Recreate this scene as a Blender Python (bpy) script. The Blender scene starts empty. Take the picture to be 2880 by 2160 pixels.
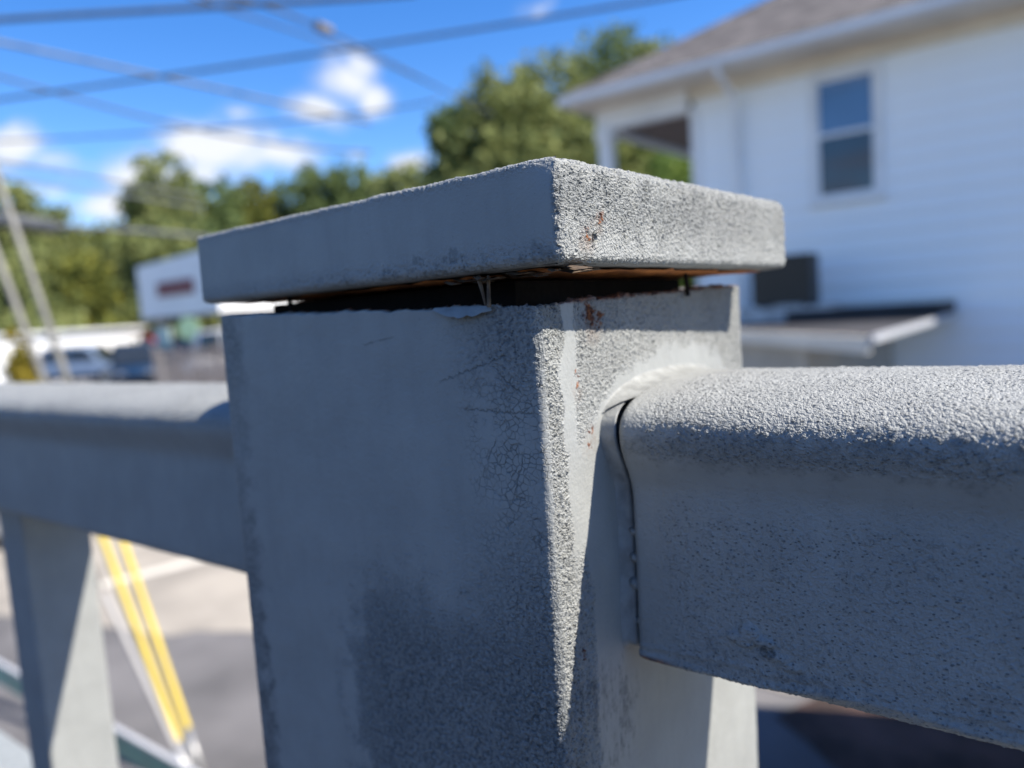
import bpy, bmesh, math, random
import numpy as np
from mathutils import Vector, Matrix, Euler

random.seed(7)
rng = np.random.default_rng(11)
SC = bpy.context.scene
COL = SC.collection
R = math.radians

# ------------------------------------------------------------------ camera
CAM = (0.07842, -0.11192, -0.00106)
cam_data = bpy.data.cameras.new("camera")
cam_data.sensor_fit = 'HORIZONTAL'
cam_data.sensor_width = 36.0
cam_data.lens = 26.86
cam_data.clip_start = 0.005
cam_data.clip_end = 2000.0
cam = bpy.data.objects.new("camera", cam_data)
COL.objects.link(cam)
yaw, pitch, roll = R(37.282), R(-5.281), R(-3.908)
fwd = Vector((-math.sin(yaw) * math.cos(pitch), math.cos(yaw) * math.cos(pitch), math.sin(pitch)))
rgt = Vector((math.cos(yaw), math.sin(yaw), 0.0))
upv = rgt.cross(fwd)
rr = rgt * math.cos(roll) + upv * math.sin(roll)
uu = -rgt * math.sin(roll) + upv * math.cos(roll)
M = Matrix((rr, uu, -fwd)).transposed().to_4x4()
M.translation = CAM
cam.matrix_world = M
cam_data.dof.use_dof = True
cam_data.dof.focus_distance = 0.131
cam_data.dof.aperture_fstop = 11.2
cam_data.dof.aperture_blades = 0
SC.camera = cam

# ------------------------------------------------------------------ light and exposure
SUN = Vector((0.83, 0.327, 1.0)).normalized()
SUN_EL = math.asin(SUN.z)
SUN_AZ = math.atan2(SUN.x, SUN.y)
sd = bpy.data.lights.new("sun", 'SUN')
sd.energy = 5.0
sd.angle = R(0.53)
sd.color = (1.0, 0.93, 0.82)
sun = bpy.data.objects.new("sun", sd)
COL.objects.link(sun)
sun.rotation_euler = (-SUN).to_track_quat('-Z', 'Y').to_euler()
sun.location = (20, 8, 25)

SC.view_settings.view_transform = 'Standard'
SC.view_settings.look = 'None'
SC.view_settings.exposure = 1.15
SC.view_settings.gamma = 1.0
SC.view_settings.use_curve_mapping = False
SC.render.engine = 'CYCLES'
SC.cycles.use_denoising = True
SC.cycles.max_bounces = 8
SC.cycles.sample_clamp_indirect = 6.0


class NT:
    """small helper round a node tree"""
    def __init__(s, tree):
        s.t = tree
        s.n = tree.nodes
        s.l = tree.links

    def new(s, typ, **kw):
        n = s.n.new(typ)
        for k, v in kw.items():
            setattr(n, k, v)
        return n

    def put(s, sock, v):
        if isinstance(v, bpy.types.NodeSocket):
            s.l.new(v, sock)
        elif v is not None:
            if hasattr(sock.default_value, '__len__') and not hasattr(v, '__len__'):
                sock.default_value = [v] * len(sock.default_value)
            elif hasattr(sock.default_value, '__len__') and len(sock.default_value) == 4 and len(v) == 3:
                sock.default_value = (*v, 1.0)
            else:
                sock.default_value = v

    def math(s, op, a, b=None, c=None, clamp=False):
        n = s.new('ShaderNodeMath', operation=op, use_clamp=clamp)
        s.put(n.inputs[0], a)
        if b is not None:
            s.put(n.inputs[1], b)
        if c is not None:
            s.put(n.inputs[2], c)
        return n.outputs[0]

    def vmath(s, op, a, b=None, scale=None):
        n = s.new('ShaderNodeVectorMath', operation=op)
        s.put(n.inputs[0], a)
        if b is not None:
            s.put(n.inputs[1], b)
        if scale is not None:
            s.put(n.inputs['Scale'], scale)
        return n.outputs['Value'] if op in ('LENGTH', 'DISTANCE', 'DOT_PRODUCT') else n.outputs[0]

    def noise(s, vec, scale, detail=3.0, rough=0.55, dist=0.0):
        n = s.new('ShaderNodeTexNoise')
        s.put(n.inputs['Vector'], vec)
        n.inputs['Scale'].default_value = scale
        n.inputs['Detail'].default_value = detail
        n.inputs['Roughness'].default_value = rough
        n.inputs['Distortion'].default_value = dist
        return n.outputs['Fac'], n.outputs['Color']

    def voro(s, vec, scale, feature='F1', rnd=1.0):
        n = s.new('ShaderNodeTexVoronoi', feature=feature)
        s.put(n.inputs['Vector'], vec)
        n.inputs['Scale'].default_value = scale
        n.inputs['Randomness'].default_value = rnd
        return n.outputs['Distance']

    def ramp(s, v, a, b, lo=0.0, hi=1.0, smooth=True):
        n = s.new('ShaderNodeMapRange')
        n.interpolation_type = 'SMOOTHSTEP' if smooth else 'LINEAR'
        n.clamp = True
        s.put(n.inputs['Value'], v)
        for i, x in zip(('From Min', 'From Max', 'To Min', 'To Max'), (a, b, lo, hi)):
            s.put(n.inputs[i], x)
        return n.outputs['Result']

    def mix(s, f, a, b, blend='MIX'):
        n = s.new('ShaderNodeMix', data_type='RGBA', blend_type=blend)
        s.put(n.inputs[0], f)
        s.put(n.inputs[6], a)
        s.put(n.inputs[7], b)
        return n.outputs[2]

    def sep(s, v):
        n = s.new('ShaderNodeSeparateXYZ')
        s.put(n.inputs[0], v)
        return n.outputs


# ------------------------------------------------------------------ sky: Nishita with cumulus clouds mixed in by direction
world = bpy.data.worlds.new("World")
SC.world = world
world.use_nodes = True
w = NT(world.node_tree)
w.n.clear()
SKY_S = 0.103
sky = w.new('ShaderNodeTexSky', sky_type='NISHITA')
sky.sun_disc = False
sky.sun_elevation = SUN_EL
sky.sun_rotation = SUN_AZ
sky.altitude = 200
sky.air_density = 1.0
sky.dust_density = 0.2
sky.ozone_density = 3.0
hs = w.new('ShaderNodeHueSaturation')
hs.inputs['Hue'].default_value = 0.511
hs.inputs['Saturation'].default_value = 1.34
hs.inputs['Value'].default_value = 1.0
w.l.new(sky.outputs[0], hs.inputs['Color'])
tc = w.new('ShaderNodeTexCoord')
gen = tc.outputs['Generated']
n1f, n1c = w.noise(gen, 9.0, 6.0, 0.58)
n2f, n2c = w.noise(gen, 22.0, 7.0, 0.6)
off = w.vmath('SUBTRACT', n1c, (0.5, 0.5, 0.5))
warp = w.vmath('ADD', gen, w.vmath('SCALE', off, scale=0.055))
CLOUDS = [((-0.830, 0.514, 0.218), 0.046, 0.026, 1.00), ((-0.808, 0.548, 0.217), 0.071, 0.030, 1.00),
          ((-0.781, 0.591, 0.203), 0.067, 0.025, 0.90), ((-0.709, 0.644, 0.289), 0.033, 0.030, 0.90),
          ((-0.691, 0.670, 0.273), 0.025, 0.018, 0.90), ((-0.737, 0.625, 0.256), 0.042, 0.020, 0.80),
          ((-0.695, 0.651, 0.305), 0.025, 0.019, 0.80), ((-0.912, 0.354, 0.208), 0.037, 0.024, 1.00),
          ((-0.901, 0.385, 0.197), 0.030, 0.015, 0.70), ((-0.863, 0.467, 0.190), 0.050, 0.026, 1.00),
          ((-0.886, 0.438, 0.154), 0.047, 0.018, 0.90), ((-0.792, 0.554, 0.255), 0.032, 0.012, 0.55),
          ((-0.677, 0.710, 0.195), 0.032, 0.017, 0.85), ((-0.722, 0.660, 0.206), 0.020, 0.013, 0.60),
          ((-0.524, 0.776, 0.351), 0.020, 0.013, 0.55), ((-0.889, 0.414, 0.198), 0.015, 0.008, 0.40),
          ((-0.911, 0.376, 0.166), 0.040, 0.012, 0.60), ((-0.841, 0.506, 0.190), 0.086, 0.022, 0.80)]
acc = None
for (c, rx, ry, s_) in CLOUDS:
    c = Vector(c).normalized()
    rt = c.cross(Vector((0, 0, 1))).normalized()
    ut = rt.cross(c).normalized()
    e = Matrix((rt, ut, -c)).transposed().to_euler('XYZ')
    mp = w.new('ShaderNodeMapping', vector_type='TEXTURE')
    mp.inputs['Location'].default_value = c
    mp.inputs['Rotation'].default_value = e
    mp.inputs['Scale'].default_value = (rx * 1.40, ry * 1.40, 1.2)
    w.l.new(warp, mp.inputs['Vector'])
    d = w.math('SUBTRACT', 1.0, w.vmath('LENGTH', mp.outputs[0]))
    d = w.math('MULTIPLY', d, s_)
    acc = d if acc is None else w.math('MAXIMUM', acc, d)
# the rest of the sky carries the same scattered small cumulus
gz = w.sep(gen)
flat = w.vmath('DIVIDE', gen, None)
dv = flat.node
den = w.math('MAXIMUM', gz[2], 0.08)
cmb = w.new('ShaderNodeCombineXYZ')
for i in range(3):
    w.l.new(den, cmb.inputs[i])
w.l.new(cmb.outputs[0], dv.inputs[1])
n3f, _ = w.noise(flat, 1.3, 5.0, 0.55)
view_d = w.vmath('DOT_PRODUCT', gen, (-0.62, 0.78, 0.1))
other = w.math('MULTIPLY', w.ramp(n3f, 0.52, 0.64), w.ramp(view_d, 0.45, 0.70, 1.0, 0.0))
dens = w.math('ADD', acc, w.math('MULTIPLY', w.math('SUBTRACT', n2f, 0.5), 0.95))
cl = w.ramp(dens, 0.0, 0.85)
cl = w.math('MAXIMUM', cl, w.math('MULTIPLY', other, 0.9))
cl = w.math('MULTIPLY', cl, w.ramp(gz[2], 0.0, 0.05))
ccol = w.mix(w.ramp(dens, 0.15, 0.75), (2.5, 3.0, 4.0), (4.2, 4.35, 4.7))
mixs = w.mix(cl, hs.outputs[0], ccol)
bg = w.new('ShaderNodeBackground')
bg.inputs['Strength'].default_value = SKY_S
w.l.new(mixs, bg.inputs['Color'])
wo = w.new('ShaderNodeOutputWorld')
w.l.new(bg.outputs[0], wo.inputs['Surface'])


# ------------------------------------------------------------------ scene helpers
def link(name, me, mat=None, parent=None):
    o = bpy.data.objects.new(name, me)
    COL.objects.link(o)
    if mat is not None and me is not None:
        me.materials.clear()
        me.materials.append(mat)
    if parent is not None:
        o.parent = parent
    return o


def tag(o, label=None, cat=None, group=None, kind=None):
    if label:
        o['label'] = label
    if cat:
        o['category'] = cat
    if group:
        o['group'] = group
    if kind:
        o['kind'] = kind
    return o


def thing(name, label, cat, loc=(0, 0, 0), rz=0.0, group=None):
    o = bpy.data.objects.new(name, None)
    COL.objects.link(o)
    o.location = loc
    o.rotation_euler = (0, 0, rz)
    o.empty_display_size = 0.1
    return tag(o, label, cat, group)


def mesh_np(name, verts, quads, smooth=False):
    verts = np.asarray(verts, np.float32)
    quads = np.asarray(quads, np.int32)
    k = quads.shape[1]
    me = bpy.data.meshes.new(name)
    me.vertices.add(len(verts))
    me.vertices.foreach_set('co', verts.ravel())
    me.loops.add(quads.size)
    me.loops.foreach_set('vertex_index', quads.ravel())
    me.polygons.add(len(quads))
    me.polygons.foreach_set('loop_start', np.arange(0, quads.size, k, dtype=np.int32))
    if smooth:
        me.polygons.foreach_set('use_smooth', np.ones(len(quads), bool))
    me.update(calc_edges=True)
    return me


def grid_mesh(name, P, wrap_u=False, smooth=True):
    """P: (nv, nu, 3) rows of points"""
    nv, nu = P.shape[:2]
    idx = np.arange(nv * nu).reshape(nv, nu)
    if wrap_u:
        idx = np.concatenate([idx, idx[:, :1]], 1)
    q = np.stack([idx[:-1, :-1], idx[:-1, 1:], idx[1:, 1:], idx[1:, :-1]], -1).reshape(-1, 4)
    return mesh_np(name, P.reshape(-1, 3), q, smooth)


class MB:
    """collects boxes, prisms and tubes into one mesh"""
    def __init__(s):
        s.v, s.f = [], []

    def raw(s, vs, fs):
        b = len(s.v)
        s.v += [tuple(v) for v in vs]
        s.f += [tuple(i + b for i in f) for f in fs]
        return s

    def box(s, x0, x1, y0, y1, z0, z1):
        return s.raw([(x0, y0, z0), (x1, y0, z0), (x1, y1, z0), (x0, y1, z0),
                      (x0, y0, z1), (x1, y0, z1), (x1, y1, z1), (x0, y1, z1)],
                     [(0, 3, 2, 1), (4, 5, 6, 7), (0, 1, 5, 4), (1, 2, 6, 5), (2, 3, 7, 6), (3, 0, 4, 7)])

    def prism(s, poly, z0, z1):
        n = len(poly)
        vs = [(x, y, z0) for x, y in poly] + [(x, y, z1) for x, y in poly]
        fs = [tuple(reversed(range(n))), tuple(range(n, 2 * n))]
        fs += [(i, (i + 1) % n, n + (i + 1) % n, n + i) for i in range(n)]
        return s.raw(vs, fs)

    def tube(s, pts, r, n=10, cap=True, r1=None):
        pts = [Vector(p) for p in pts]
        m = len(pts)
        vs, fs = [], []
        up = Vector((0.13, 0.21, 0.97)).normalized()
        for i, p in enumerate(pts):
            t = (pts[min(i + 1, m - 1)] - pts[max(i - 1, 0)]).normalized()
            a = t.cross(up)
            if a.length < 1e-3:
                a = t.cross(Vector((1, 0, 0)))
            a.normalize()
            b = a.cross(t)
            rad = r if r1 is None else r + (r1 - r) * i / (m - 1)
            for k in range(n):
                an = 2 * math.pi * k / n
                vs.append(p + (a * math.cos(an) + b * math.sin(an)) * rad)
        for i in range(m - 1):
            for k in range(n):
                k2 = (k + 1) % n
                fs.append((i * n + k, (i + 1) * n + k, (i + 1) * n + k2, i * n + k2))
        if cap:
            fs.append(tuple(range(n)))
            fs.append(tuple(reversed(range((m - 1) * n, m * n))))
        return s.raw(vs, fs)

    def build(s, name, mat, parent=None, smooth=False, bevel=0.0):
        me = bpy.data.meshes.new(name)
        me.from_pydata(s.v, [], s.f)
        bm = bmesh.new()
        bm.from_mesh(me)
        bmesh.ops.recalc_face_normals(bm, faces=bm.faces)
        if bevel > 0:
            bmesh.ops.bevel(bm, geom=list(bm.edges), offset=bevel, segments=2, affect='EDGES', profile=0.5)
        bm.to_mesh(me)
        bm.free()
        if smooth:
            me.polygons.foreach_set('use_smooth', np.ones(len(me.polygons), bool))
            me.update()
        return link(name, me, mat, parent)


def copy_tree(o, parent=None):
    c = o.copy()
    COL.objects.link(c)
    if parent is not None:
        c.parent = parent
    for ch in list(o.children):
        copy_tree(ch, c)
    return c


def newmat(name):
    m = bpy.data.materials.new(name)
    m.use_nodes = True
    t = NT(m.node_tree)
    t.n.clear()
    bs = t.new('ShaderNodeBsdfPrincipled')
    o = t.new('ShaderNodeOutputMaterial')
    t.l.new(bs.outputs[0], o.inputs['Surface'])
    return m, t, bs, o


def simple(name, col, rough=0.6, var=0.12, scale=6.0, metal=0.0, spec=0.5, bump=0.0, bscale=40.0, dark=None):
    m, t, bs, o = newmat(name)
    co = t.new('ShaderNodeTexCoord').outputs['Object']
    f, _ = t.noise(co, scale, 4.0, 0.6)
    d_ = dark if dark is not None else tuple(c * (1 - 2 * var) for c in col)
    l_ = tuple(min(1.0, c * (1 + var)) for c in col)
    t.put(bs.inputs['Base Color'], t.mix(t.ramp(f, 0.3, 0.7), d_, l_))
    t.put(bs.inputs['Roughness'], t.ramp(f, 0.2, 0.8, max(0.03, rough - 0.08), min(1, rough + 0.08)))
    bs.inputs['Metallic'].default_value = metal
    bs.inputs['Specular IOR Level'].default_value = spec
    if bump > 0:
        b = t.new('ShaderNodeBump')
        b.inputs['Strength'].default_value = 0.6
        b.inputs['Distance'].default_value = bump
        bf, _ = t.noise(co, bscale, 4.0, 0.6)
        t.l.new(bf, b.inputs['Height'])
        t.l.new(b.outputs[0], bs.inputs['Normal'])
    return m


# ------------------------------------------------------------------ weathered grey paint with sandy grain (true displacement)
PAINT = (0.268, 0.276, 0.268)
DIRT = (0.045, 0.05, 0.055)


def paint_material(name, kind):
    m, t, bs, out = newmat(name)
    m.displacement_method = 'BOTH'
    co = t.new('ShaderNodeTexCoord').outputs['Object']
    p = t.sep(co)
    X, Y, Z = p[0], p[1], p[2]
    big, bigc = t.noise(co, 55.0, 4.0, 0.6)
    med, _ = t.noise(co, 190.0, 4.0, 0.65)
    grain, _ = t.noise(co, 2000.0, 2.5, 0.6)
    coarse, _ = t.noise(co, 1050.0, 2.0, 0.55)
    pit = t.voro(t.vmath('MULTIPLY', co, (0.75, 1.0, 1.15)), 720.0)
    scuff0, _ = t.noise(t.vmath('MULTIPLY', co, (1.0, 2.2, 0.8)), 260.0, 5.0, 0.7)
    off_ = t.math('MULTIPLY', t.math('SUBTRACT', med, 0.5), 0.022)
    jag = t.math('ADD', off_, t.math('MULTIPLY', t.math('SUBTRACT', big, 0.5), 0.016))

    def band(v, lo0, lo1, hi0, hi1):
        return t.math('MULTIPLY', t.ramp(v, lo0, lo1), t.ramp(v, hi0, hi1, 1.0, 0.0))

    def spot(c, r, soft=0.5, vec=None):
        d = t.vmath('DISTANCE', vec or wco, c)
        return t.ramp(d, r * (1 - soft), r * (1 + soft), 1.0, 0.0)

    wco = t.vmath('ADD', co, t.vmath('SCALE', t.vmath('SUBTRACT', t.noise(co, 700.0, 3.0, 0.6)[1], (0.5, 0.5, 0.5)), scale=0.006))
    rust = None
    crack = None
    darkm = None
    if kind == 'shaft':
        onA = t.ramp(Y, 0.0008, 0.0022, 1.0, 0.0)
        onB = t.math('SUBTRACT', 1.0, onA)
        # sandy dark patch in the lower half of the wide face, crackled near the corner
        Zj = t.math('ADD', Z, t.math('MULTIPLY', jag, 1.1))
        Xj = t.math('ADD', X, t.math('MULTIPLY', jag, 0.7))
        patch = t.math('MULTIPLY', t.ramp(Zj, -0.056, -0.070, 0.0, 1.0), t.ramp(Xj, -0.064, -0.056))
        corner = t.math('MULTIPLY', t.ramp(Xj, -0.035, -0.004), t.ramp(Zj, -0.030, -0.060, 0.0, 1.0))
        edge = t.math('MULTIPLY', t.ramp(Xj, -0.0945, -0.0905, 1.0, 0.0), t.ramp(Zj, -0.02, -0.10, 0.45, 1.0))
        topc = t.math('MULTIPLY', t.ramp(Xj, -0.028, -0.006), t.ramp(Zj, -0.020, -0.004, 0.0, 1.0))
        topl = t.math('MULTIPLY', t.ramp(Xj, -0.094, -0.088, 1.0, 0.0), t.ramp(Zj, -0.025, -0.008, 0.0, 1.0))
        pv = t.math('MULTIPLY', t.ramp(Zj, -0.032, -0.084, 0.0, 1.0), t.ramp(Xj, -0.074, -0.044))
        pv = t.math('ADD', pv, t.math('ADD', t.math('MULTIPLY', t.math('SUBTRACT', med, 0.5), 1.5), t.math('MULTIPLY', t.math('SUBTRACT', coarse, 0.5), 1.1)))
        patch = t.ramp(pv, 0.22, 0.80)
        pa = t.math('MAXIMUM', patch, t.math('MULTIPLY', corner, 0.7))
        roughA = t.math('MAXIMUM', pa, t.math('MULTIPLY', topc, 0.8))
        darkA = t.math('MAXIMUM', t.math('MULTIPLY', pa, 0.82), t.math('MAXIMUM', t.math('MULTIPLY', edge, 0.95), t.math('MULTIPLY', t.math('MAXIMUM', topc, topl), 0.75)))
        # narrow sunlit face: very rough strip at the corner, smooth strip, rough field, smooth collar at the rail
        Yj = t.math('ADD', Y, t.math('MULTIPLY', jag, 0.35))
        s1 = t.ramp(Yj, 0.0062, 0.0076, 1.0, 0.0)
        s2 = t.ramp(Yj, 0.0108, 0.0126)
        zz = t.math('ADD', Z, t.math('MULTIPLY', jag, 0.5))
        collar_d = t.math('ADD', zz, t.math('MULTIPLY', t.math('POWER', t.math('SUBTRACT', Y, 0.055), 2.0), 8.0))
        collar = t.ramp(collar_d, -0.0120, -0.0085)
        low = t.ramp(zz, -0.045, -0.035, 0.9, 0.0)
        fieldB = t.math('MULTIPLY', t.math('MULTIPLY', s2, collar), t.ramp(zz, -0.044, -0.034))
        roughB = t.math('MAXIMUM', t.math('MULTIPLY', s1, 1.3), t.math('MULTIPLY', fieldB, 0.95))
        lowstrip = t.math('MULTIPLY', t.math('MULTIPLY', t.ramp(zz, -0.055, -0.045, 1.0, 0.0), t.ramp(Yj, 0.011, 0.014, 1.0, 0.0)), 0.9)
        roughB = t.math('MAXIMUM', roughB, lowstrip)
        rough = t.math('ADD', t.math('MULTIPLY', onA, t.math('MULTIPLY', roughA, 0.55)), t.math('MULTIPLY', onB, roughB))
        smudge = t.math('MULTIPLY', t.math('MULTIPLY', onB, t.math('MULTIPLY', band(zz, -0.106, -0.092, -0.078, -0.066), t.ramp(Y, 0.026, 0.036, 1.0, 0.0))), t.ramp(t.math('ADD', big, t.math('MULTIPLY', scuff0, 0.8)), 0.88, 1.02))
        darkm = t.math('ADD', t.math('MULTIPLY', onA, darkA), t.math('MULTIPLY', smudge, 0.75))
        # crackle lines
        cv = t.new('ShaderNodeTexVoronoi', feature='DISTANCE_TO_EDGE')
        t.put(cv.inputs['Vector'], t.vmath('ADD', co, t.vmath('SCALE', t.vmath('SUBTRACT', bigc, (0.5, 0.5, 0.5)), scale=0.004)))
        cv.inputs['Scale'].default_value = 720.0
        cm = t.math('MULTIPLY', t.ramp(Xj, -0.026, -0.006), t.ramp(Z, -0.100, -0.088))
        cm = t.math('MULTIPLY', cm, t.ramp(Zj, -0.004, -0.016, 0.0, 1.0))
        cm = t.math('MULTIPLY', cm, onA)
        crack = t.math('MULTIPLY', t.ramp(cv.outputs['Distance'], 0.012, 0.055, 1.0, 0.0), t.math('MULTIPLY', cm, t.ramp(t.math('ADD', med, t.math('MULTIPLY', big, 0.5)), 0.62, 0.86)))
        rust = t.math('MULTIPLY', spot((0, 0.0175, -0.0022), 0.0020, 0.3), 1.0)
        for c, r_ in (((0, 0.0215, -0.0026), 0.0012), ((0, 0.0205, -0.0045), 0.0008), ((0, 0.0118, -0.0135), 0.0006),
                      ((0, 0.0120, -0.0158), 0.0006), ((0, 0.0158, -0.0246), 0.0007),
                      ((0, 0.0150, -0.0280), 0.0007), ((0, 0.0085, -0.0680), 0.0008), ((0, 0.0090, -0.0660), 0.0006)):
            rust = t.math('MAXIMUM', rust, spot(c, r_, 0.35))
        # bare rusty rim along the cut top
        rimz = t.ramp(t.math('SUBTRACT', t.math('SUBTRACT', Z, t.math('MULTIPLY', X, -0.033)), t.math('MULTIPLY', Y, 0.024)), -0.0006, 0.0002)
        rust = t.math('MAXIMUM', rust, t.math('MULTIPLY', t.math('MULTIPLY', rimz, onB), t.ramp(big, 0.35, 0.6)))
        amp = 0.00062
        def hair(p0, p1, wdt):
            dx, dz = p1[0] - p0[0], p1[1] - p0[1]
            ln = math.hypot(dx, dz)
            ax_ = t.math('SUBTRACT', t.math('ADD', X, t.math('MULTIPLY', t.math('SUBTRACT', med, 0.5), 0.0035)), p0[0])
            az_ = t.math('SUBTRACT', t.math('ADD', Z, t.math('MULTIPLY', t.math('SUBTRACT', coarse, 0.5), 0.0018)), p0[1])
            al = t.math('ADD', t.math('MULTIPLY', ax_, dx / ln), t.math('MULTIPLY', az_, dz / ln))
            ac_ = t.math('ABSOLUTE', t.math('SUBTRACT', t.math('MULTIPLY', ax_, dz / ln), t.math('MULTIPLY', az_, dx / ln)))
            return t.math('MULTIPLY', t.ramp(ac_, wdt * 0.4, wdt * 1.6, 1.0, 0.0), band(al, 0.0, 0.002, ln - 0.002, ln))
        for p0, p1, w_ in (((-0.0255, -0.0138), (-0.0065, -0.0085), 0.00009), ((-0.0200, -0.0190), (-0.0010, -0.0195), 0.00013),
                           ((-0.0145, -0.0300), (-0.0115, -0.0240), 0.00012), ((-0.0075, -0.0360), (-0.0050, -0.0260), 0.00012),
                           ((-0.0115, -0.0105), (-0.0040, -0.0165), 0.00012), ((-0.0470, -0.0058), (-0.0360, -0.0042), 0.00005)):
            crack = t.math('MAXIMUM', crack, t.math('MULTIPLY', hair(p0, p1, w_), onA))
    elif kind == 'cap':
        # local x runs 0..-L, y 0..D, z 0..T
        onB = t.ramp(X, -0.0022, -0.0008)
        onA = t.math('MULTIPLY', t.ramp(Y, 0.0008, 0.0022, 1.0, 0.0), t.math('SUBTRACT', 1.0, onB))
        topm = t.math('MULTIPLY', t.ramp(Z, 0.0145, 0.0168), t.ramp(Y, 0.0, 0.005, 0.34, 1.0))
        roughB = t.math('MULTIPLY', onB, t.ramp(t.math('ADD', Z, off_), 0.000, 0.008, 0.55, 1.0))
        rough = t.math('MAXIMUM', roughB, t.math('MULTIPLY', topm, 0.8))
        rough = t.math('MAXIMUM', rough, t.math('MULTIPLY', onA, t.math('MULTIPLY', t.ramp(Z, 0.002, 0.006, 1.0, 0.0), 0.30)))
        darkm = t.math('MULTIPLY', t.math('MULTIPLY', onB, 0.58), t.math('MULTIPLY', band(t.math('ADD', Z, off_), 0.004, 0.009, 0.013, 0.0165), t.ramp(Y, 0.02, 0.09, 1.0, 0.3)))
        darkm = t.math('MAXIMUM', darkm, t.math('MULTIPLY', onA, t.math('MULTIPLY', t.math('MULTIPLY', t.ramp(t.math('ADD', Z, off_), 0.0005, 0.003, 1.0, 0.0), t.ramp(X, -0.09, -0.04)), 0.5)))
        rust = spot((0, 0.0072, 0.0045), 0.0009, 0.4)
        rust = t.math('MAXIMUM', rust, spot((0, 0.0115, 0.0078), 0.0008, 0.4))
        hole = spot((0, 0.0098, 0.0043), 0.0010, 0.2, vec=t.vmath('ADD', co, t.vmath('SCALE', t.vmath('SUBTRACT', t.noise(co, 500.0, 2.0)[1], (0.5, 0.5, 0.5)), scale=0.0016)))
        amp = 0.00058
    elif kind == 'rail':
        Y = t.math('ADD', Y, 0.007)
        Z = t.math('SUBTRACT', t.math('DIVIDE', t.math('ADD', Z, 0.001), 0.946), 0.001)
        front = t.ramp(Y, 0.0345, 0.0375, 1.0, 0.0)
        faceb = t.math('MULTIPLY', front, t.ramp(Z, -0.0405, -0.0345, 1.0, 0.0))
        topm = t.ramp(Z, -0.0300, -0.0262)
        smooth_end = t.ramp(t.math('ADD', X, t.math('MULTIPLY', jag, 0.6)), 0.007, 0.016)
        pitm = t.ramp(t.math('ADD', Z, t.math('MULTIPLY', jag, 0.6)), -0.038, -0.049, 0.35, 1.0)
        rough = t.math('MAXIMUM', t.math('MULTIPLY', topm, 0.62), t.math('MULTIPLY', t.math('MULTIPLY', faceb, pitm), 0.42))
        rough = t.math('MAXIMUM', rough, t.math('MULTIPLY', band(Z, -0.034, -0.031, -0.028, -0.026), 0.6))
        rough = t.math('MULTIPLY', rough, t.ramp(smooth_end, 0.0, 1.0, 0.25, 1.0))
        darkm = t.math('MULTIPLY', band(t.math('ADD', Z, off_), -0.035, -0.0315, -0.0285, -0.026), 0.45)
        darkm = t.math('MAXIMUM', darkm, t.math('MULTIPLY', t.math('MULTIPLY', faceb, t.ramp(t.math('ADD', Z, jag), -0.064, -0.076, 0.0, 1.0)), t.math('MULTIPLY', t.ramp(big, 0.42, 0.62), 0.5)))
        chip = spot((0.0310, 0.0218, -0.0669), 0.0014, 0.2, vec=t.vmath('ADD', co, t.vmath('MULTIPLY', t.vmath('SUBTRACT', bigc, (0.5, 0.5, 0.5)), (0.004, 0.0, 0.006))))
        darkm = t.math('MAXIMUM', darkm, chip)
        lowdirt = t.math('MULTIPLY', t.ramp(X, 0.0075, 0.015, 1.0, 0.0), band(Z, -0.0795, -0.0785, -0.0772, -0.0762))
        rust = t.math('MULTIPLY', lowdirt, 0.8)
        amp = 0.00046
    else:   # quiet paint on the far pieces
        rough = t.ramp(Z, -0.032, -0.028, 0.10, 0.6)
        amp = 0.00046
    h = t.math('ADD', t.math('MULTIPLY', t.math('SUBTRACT', grain, 0.5), 1.0), t.math('MULTIPLY', t.math('SUBTRACT', coarse, 0.5), 1.1))
    hh = t.math('MULTIPLY', t.math('MULTIPLY', h, t.math('ADD', t.math('MULTIPLY', rough, 0.93), 0.07)), amp * 2.0)
    pits = t.math('MULTIPLY', t.ramp(t.math('ADD', pit, t.math('MULTIPLY', grain, 0.25)), 0.18, 0.36, 1.0, 0.0), rough)
    hh = t.math('SUBTRACT', hh, t.math('MULTIPLY', pits, amp * 0.5))
    hh = t.math('ADD', hh, t.math('MULTIPLY', t.math('SUBTRACT', big, 0.5), 0.00032 if kind == 'cap' else 0.0007))
    dirtm = t.math('MULTIPLY', rough, t.ramp(t.math('ADD', h, t.math('MULTIPLY', big, 0.12)), -0.26, 0.03, 0.85, 0.0))
    dirtm = t.math('MAXIMUM', dirtm, t.math('MULTIPLY', pits, 0.75))
    hole_v = t.voro(t.vmath('MULTIPLY', co, (0.7, 1.0, 1.1)), 1150.0)
    holes = t.math('MULTIPLY', t.ramp(t.math('ADD', hole_v, t.math('MULTIPLY', med, 0.30)), 0.315, 0.40, 1.0, 0.0), t.ramp(rough, 0.12, 0.4))
    dirtm = t.math('MAXIMUM', dirtm, t.math('MULTIPLY', holes, 0.65))
    hh = t.math('SUBTRACT', hh, t.math('MULTIPLY', holes, 0.00015))
    if kind == 'shaft':
        dirtm = t.math('MULTIPLY', dirtm, t.math('ADD', 0.85, t.math('MULTIPLY', onA, 0.15)))
    base = t.mix(t.ramp(big, 0.3, 0.7), tuple(c * 0.93 for c in PAINT), tuple(c * 1.05 for c in PAINT))
    runs, _ = t.noise(t.vmath('MULTIPLY', co, (1.0, 1.0, 0.22)), 240.0, 4.0, 0.65)
    base = t.mix(t.ramp(runs, 0.42, 0.72, 0.0, 0.26), base, tuple(c * 0.78 for c in PAINT))
    scuff, _ = t.noise(t.vmath('MULTIPLY', co, (1.0, 1.0, 2.6)), 420.0, 5.0, 0.72)
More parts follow.
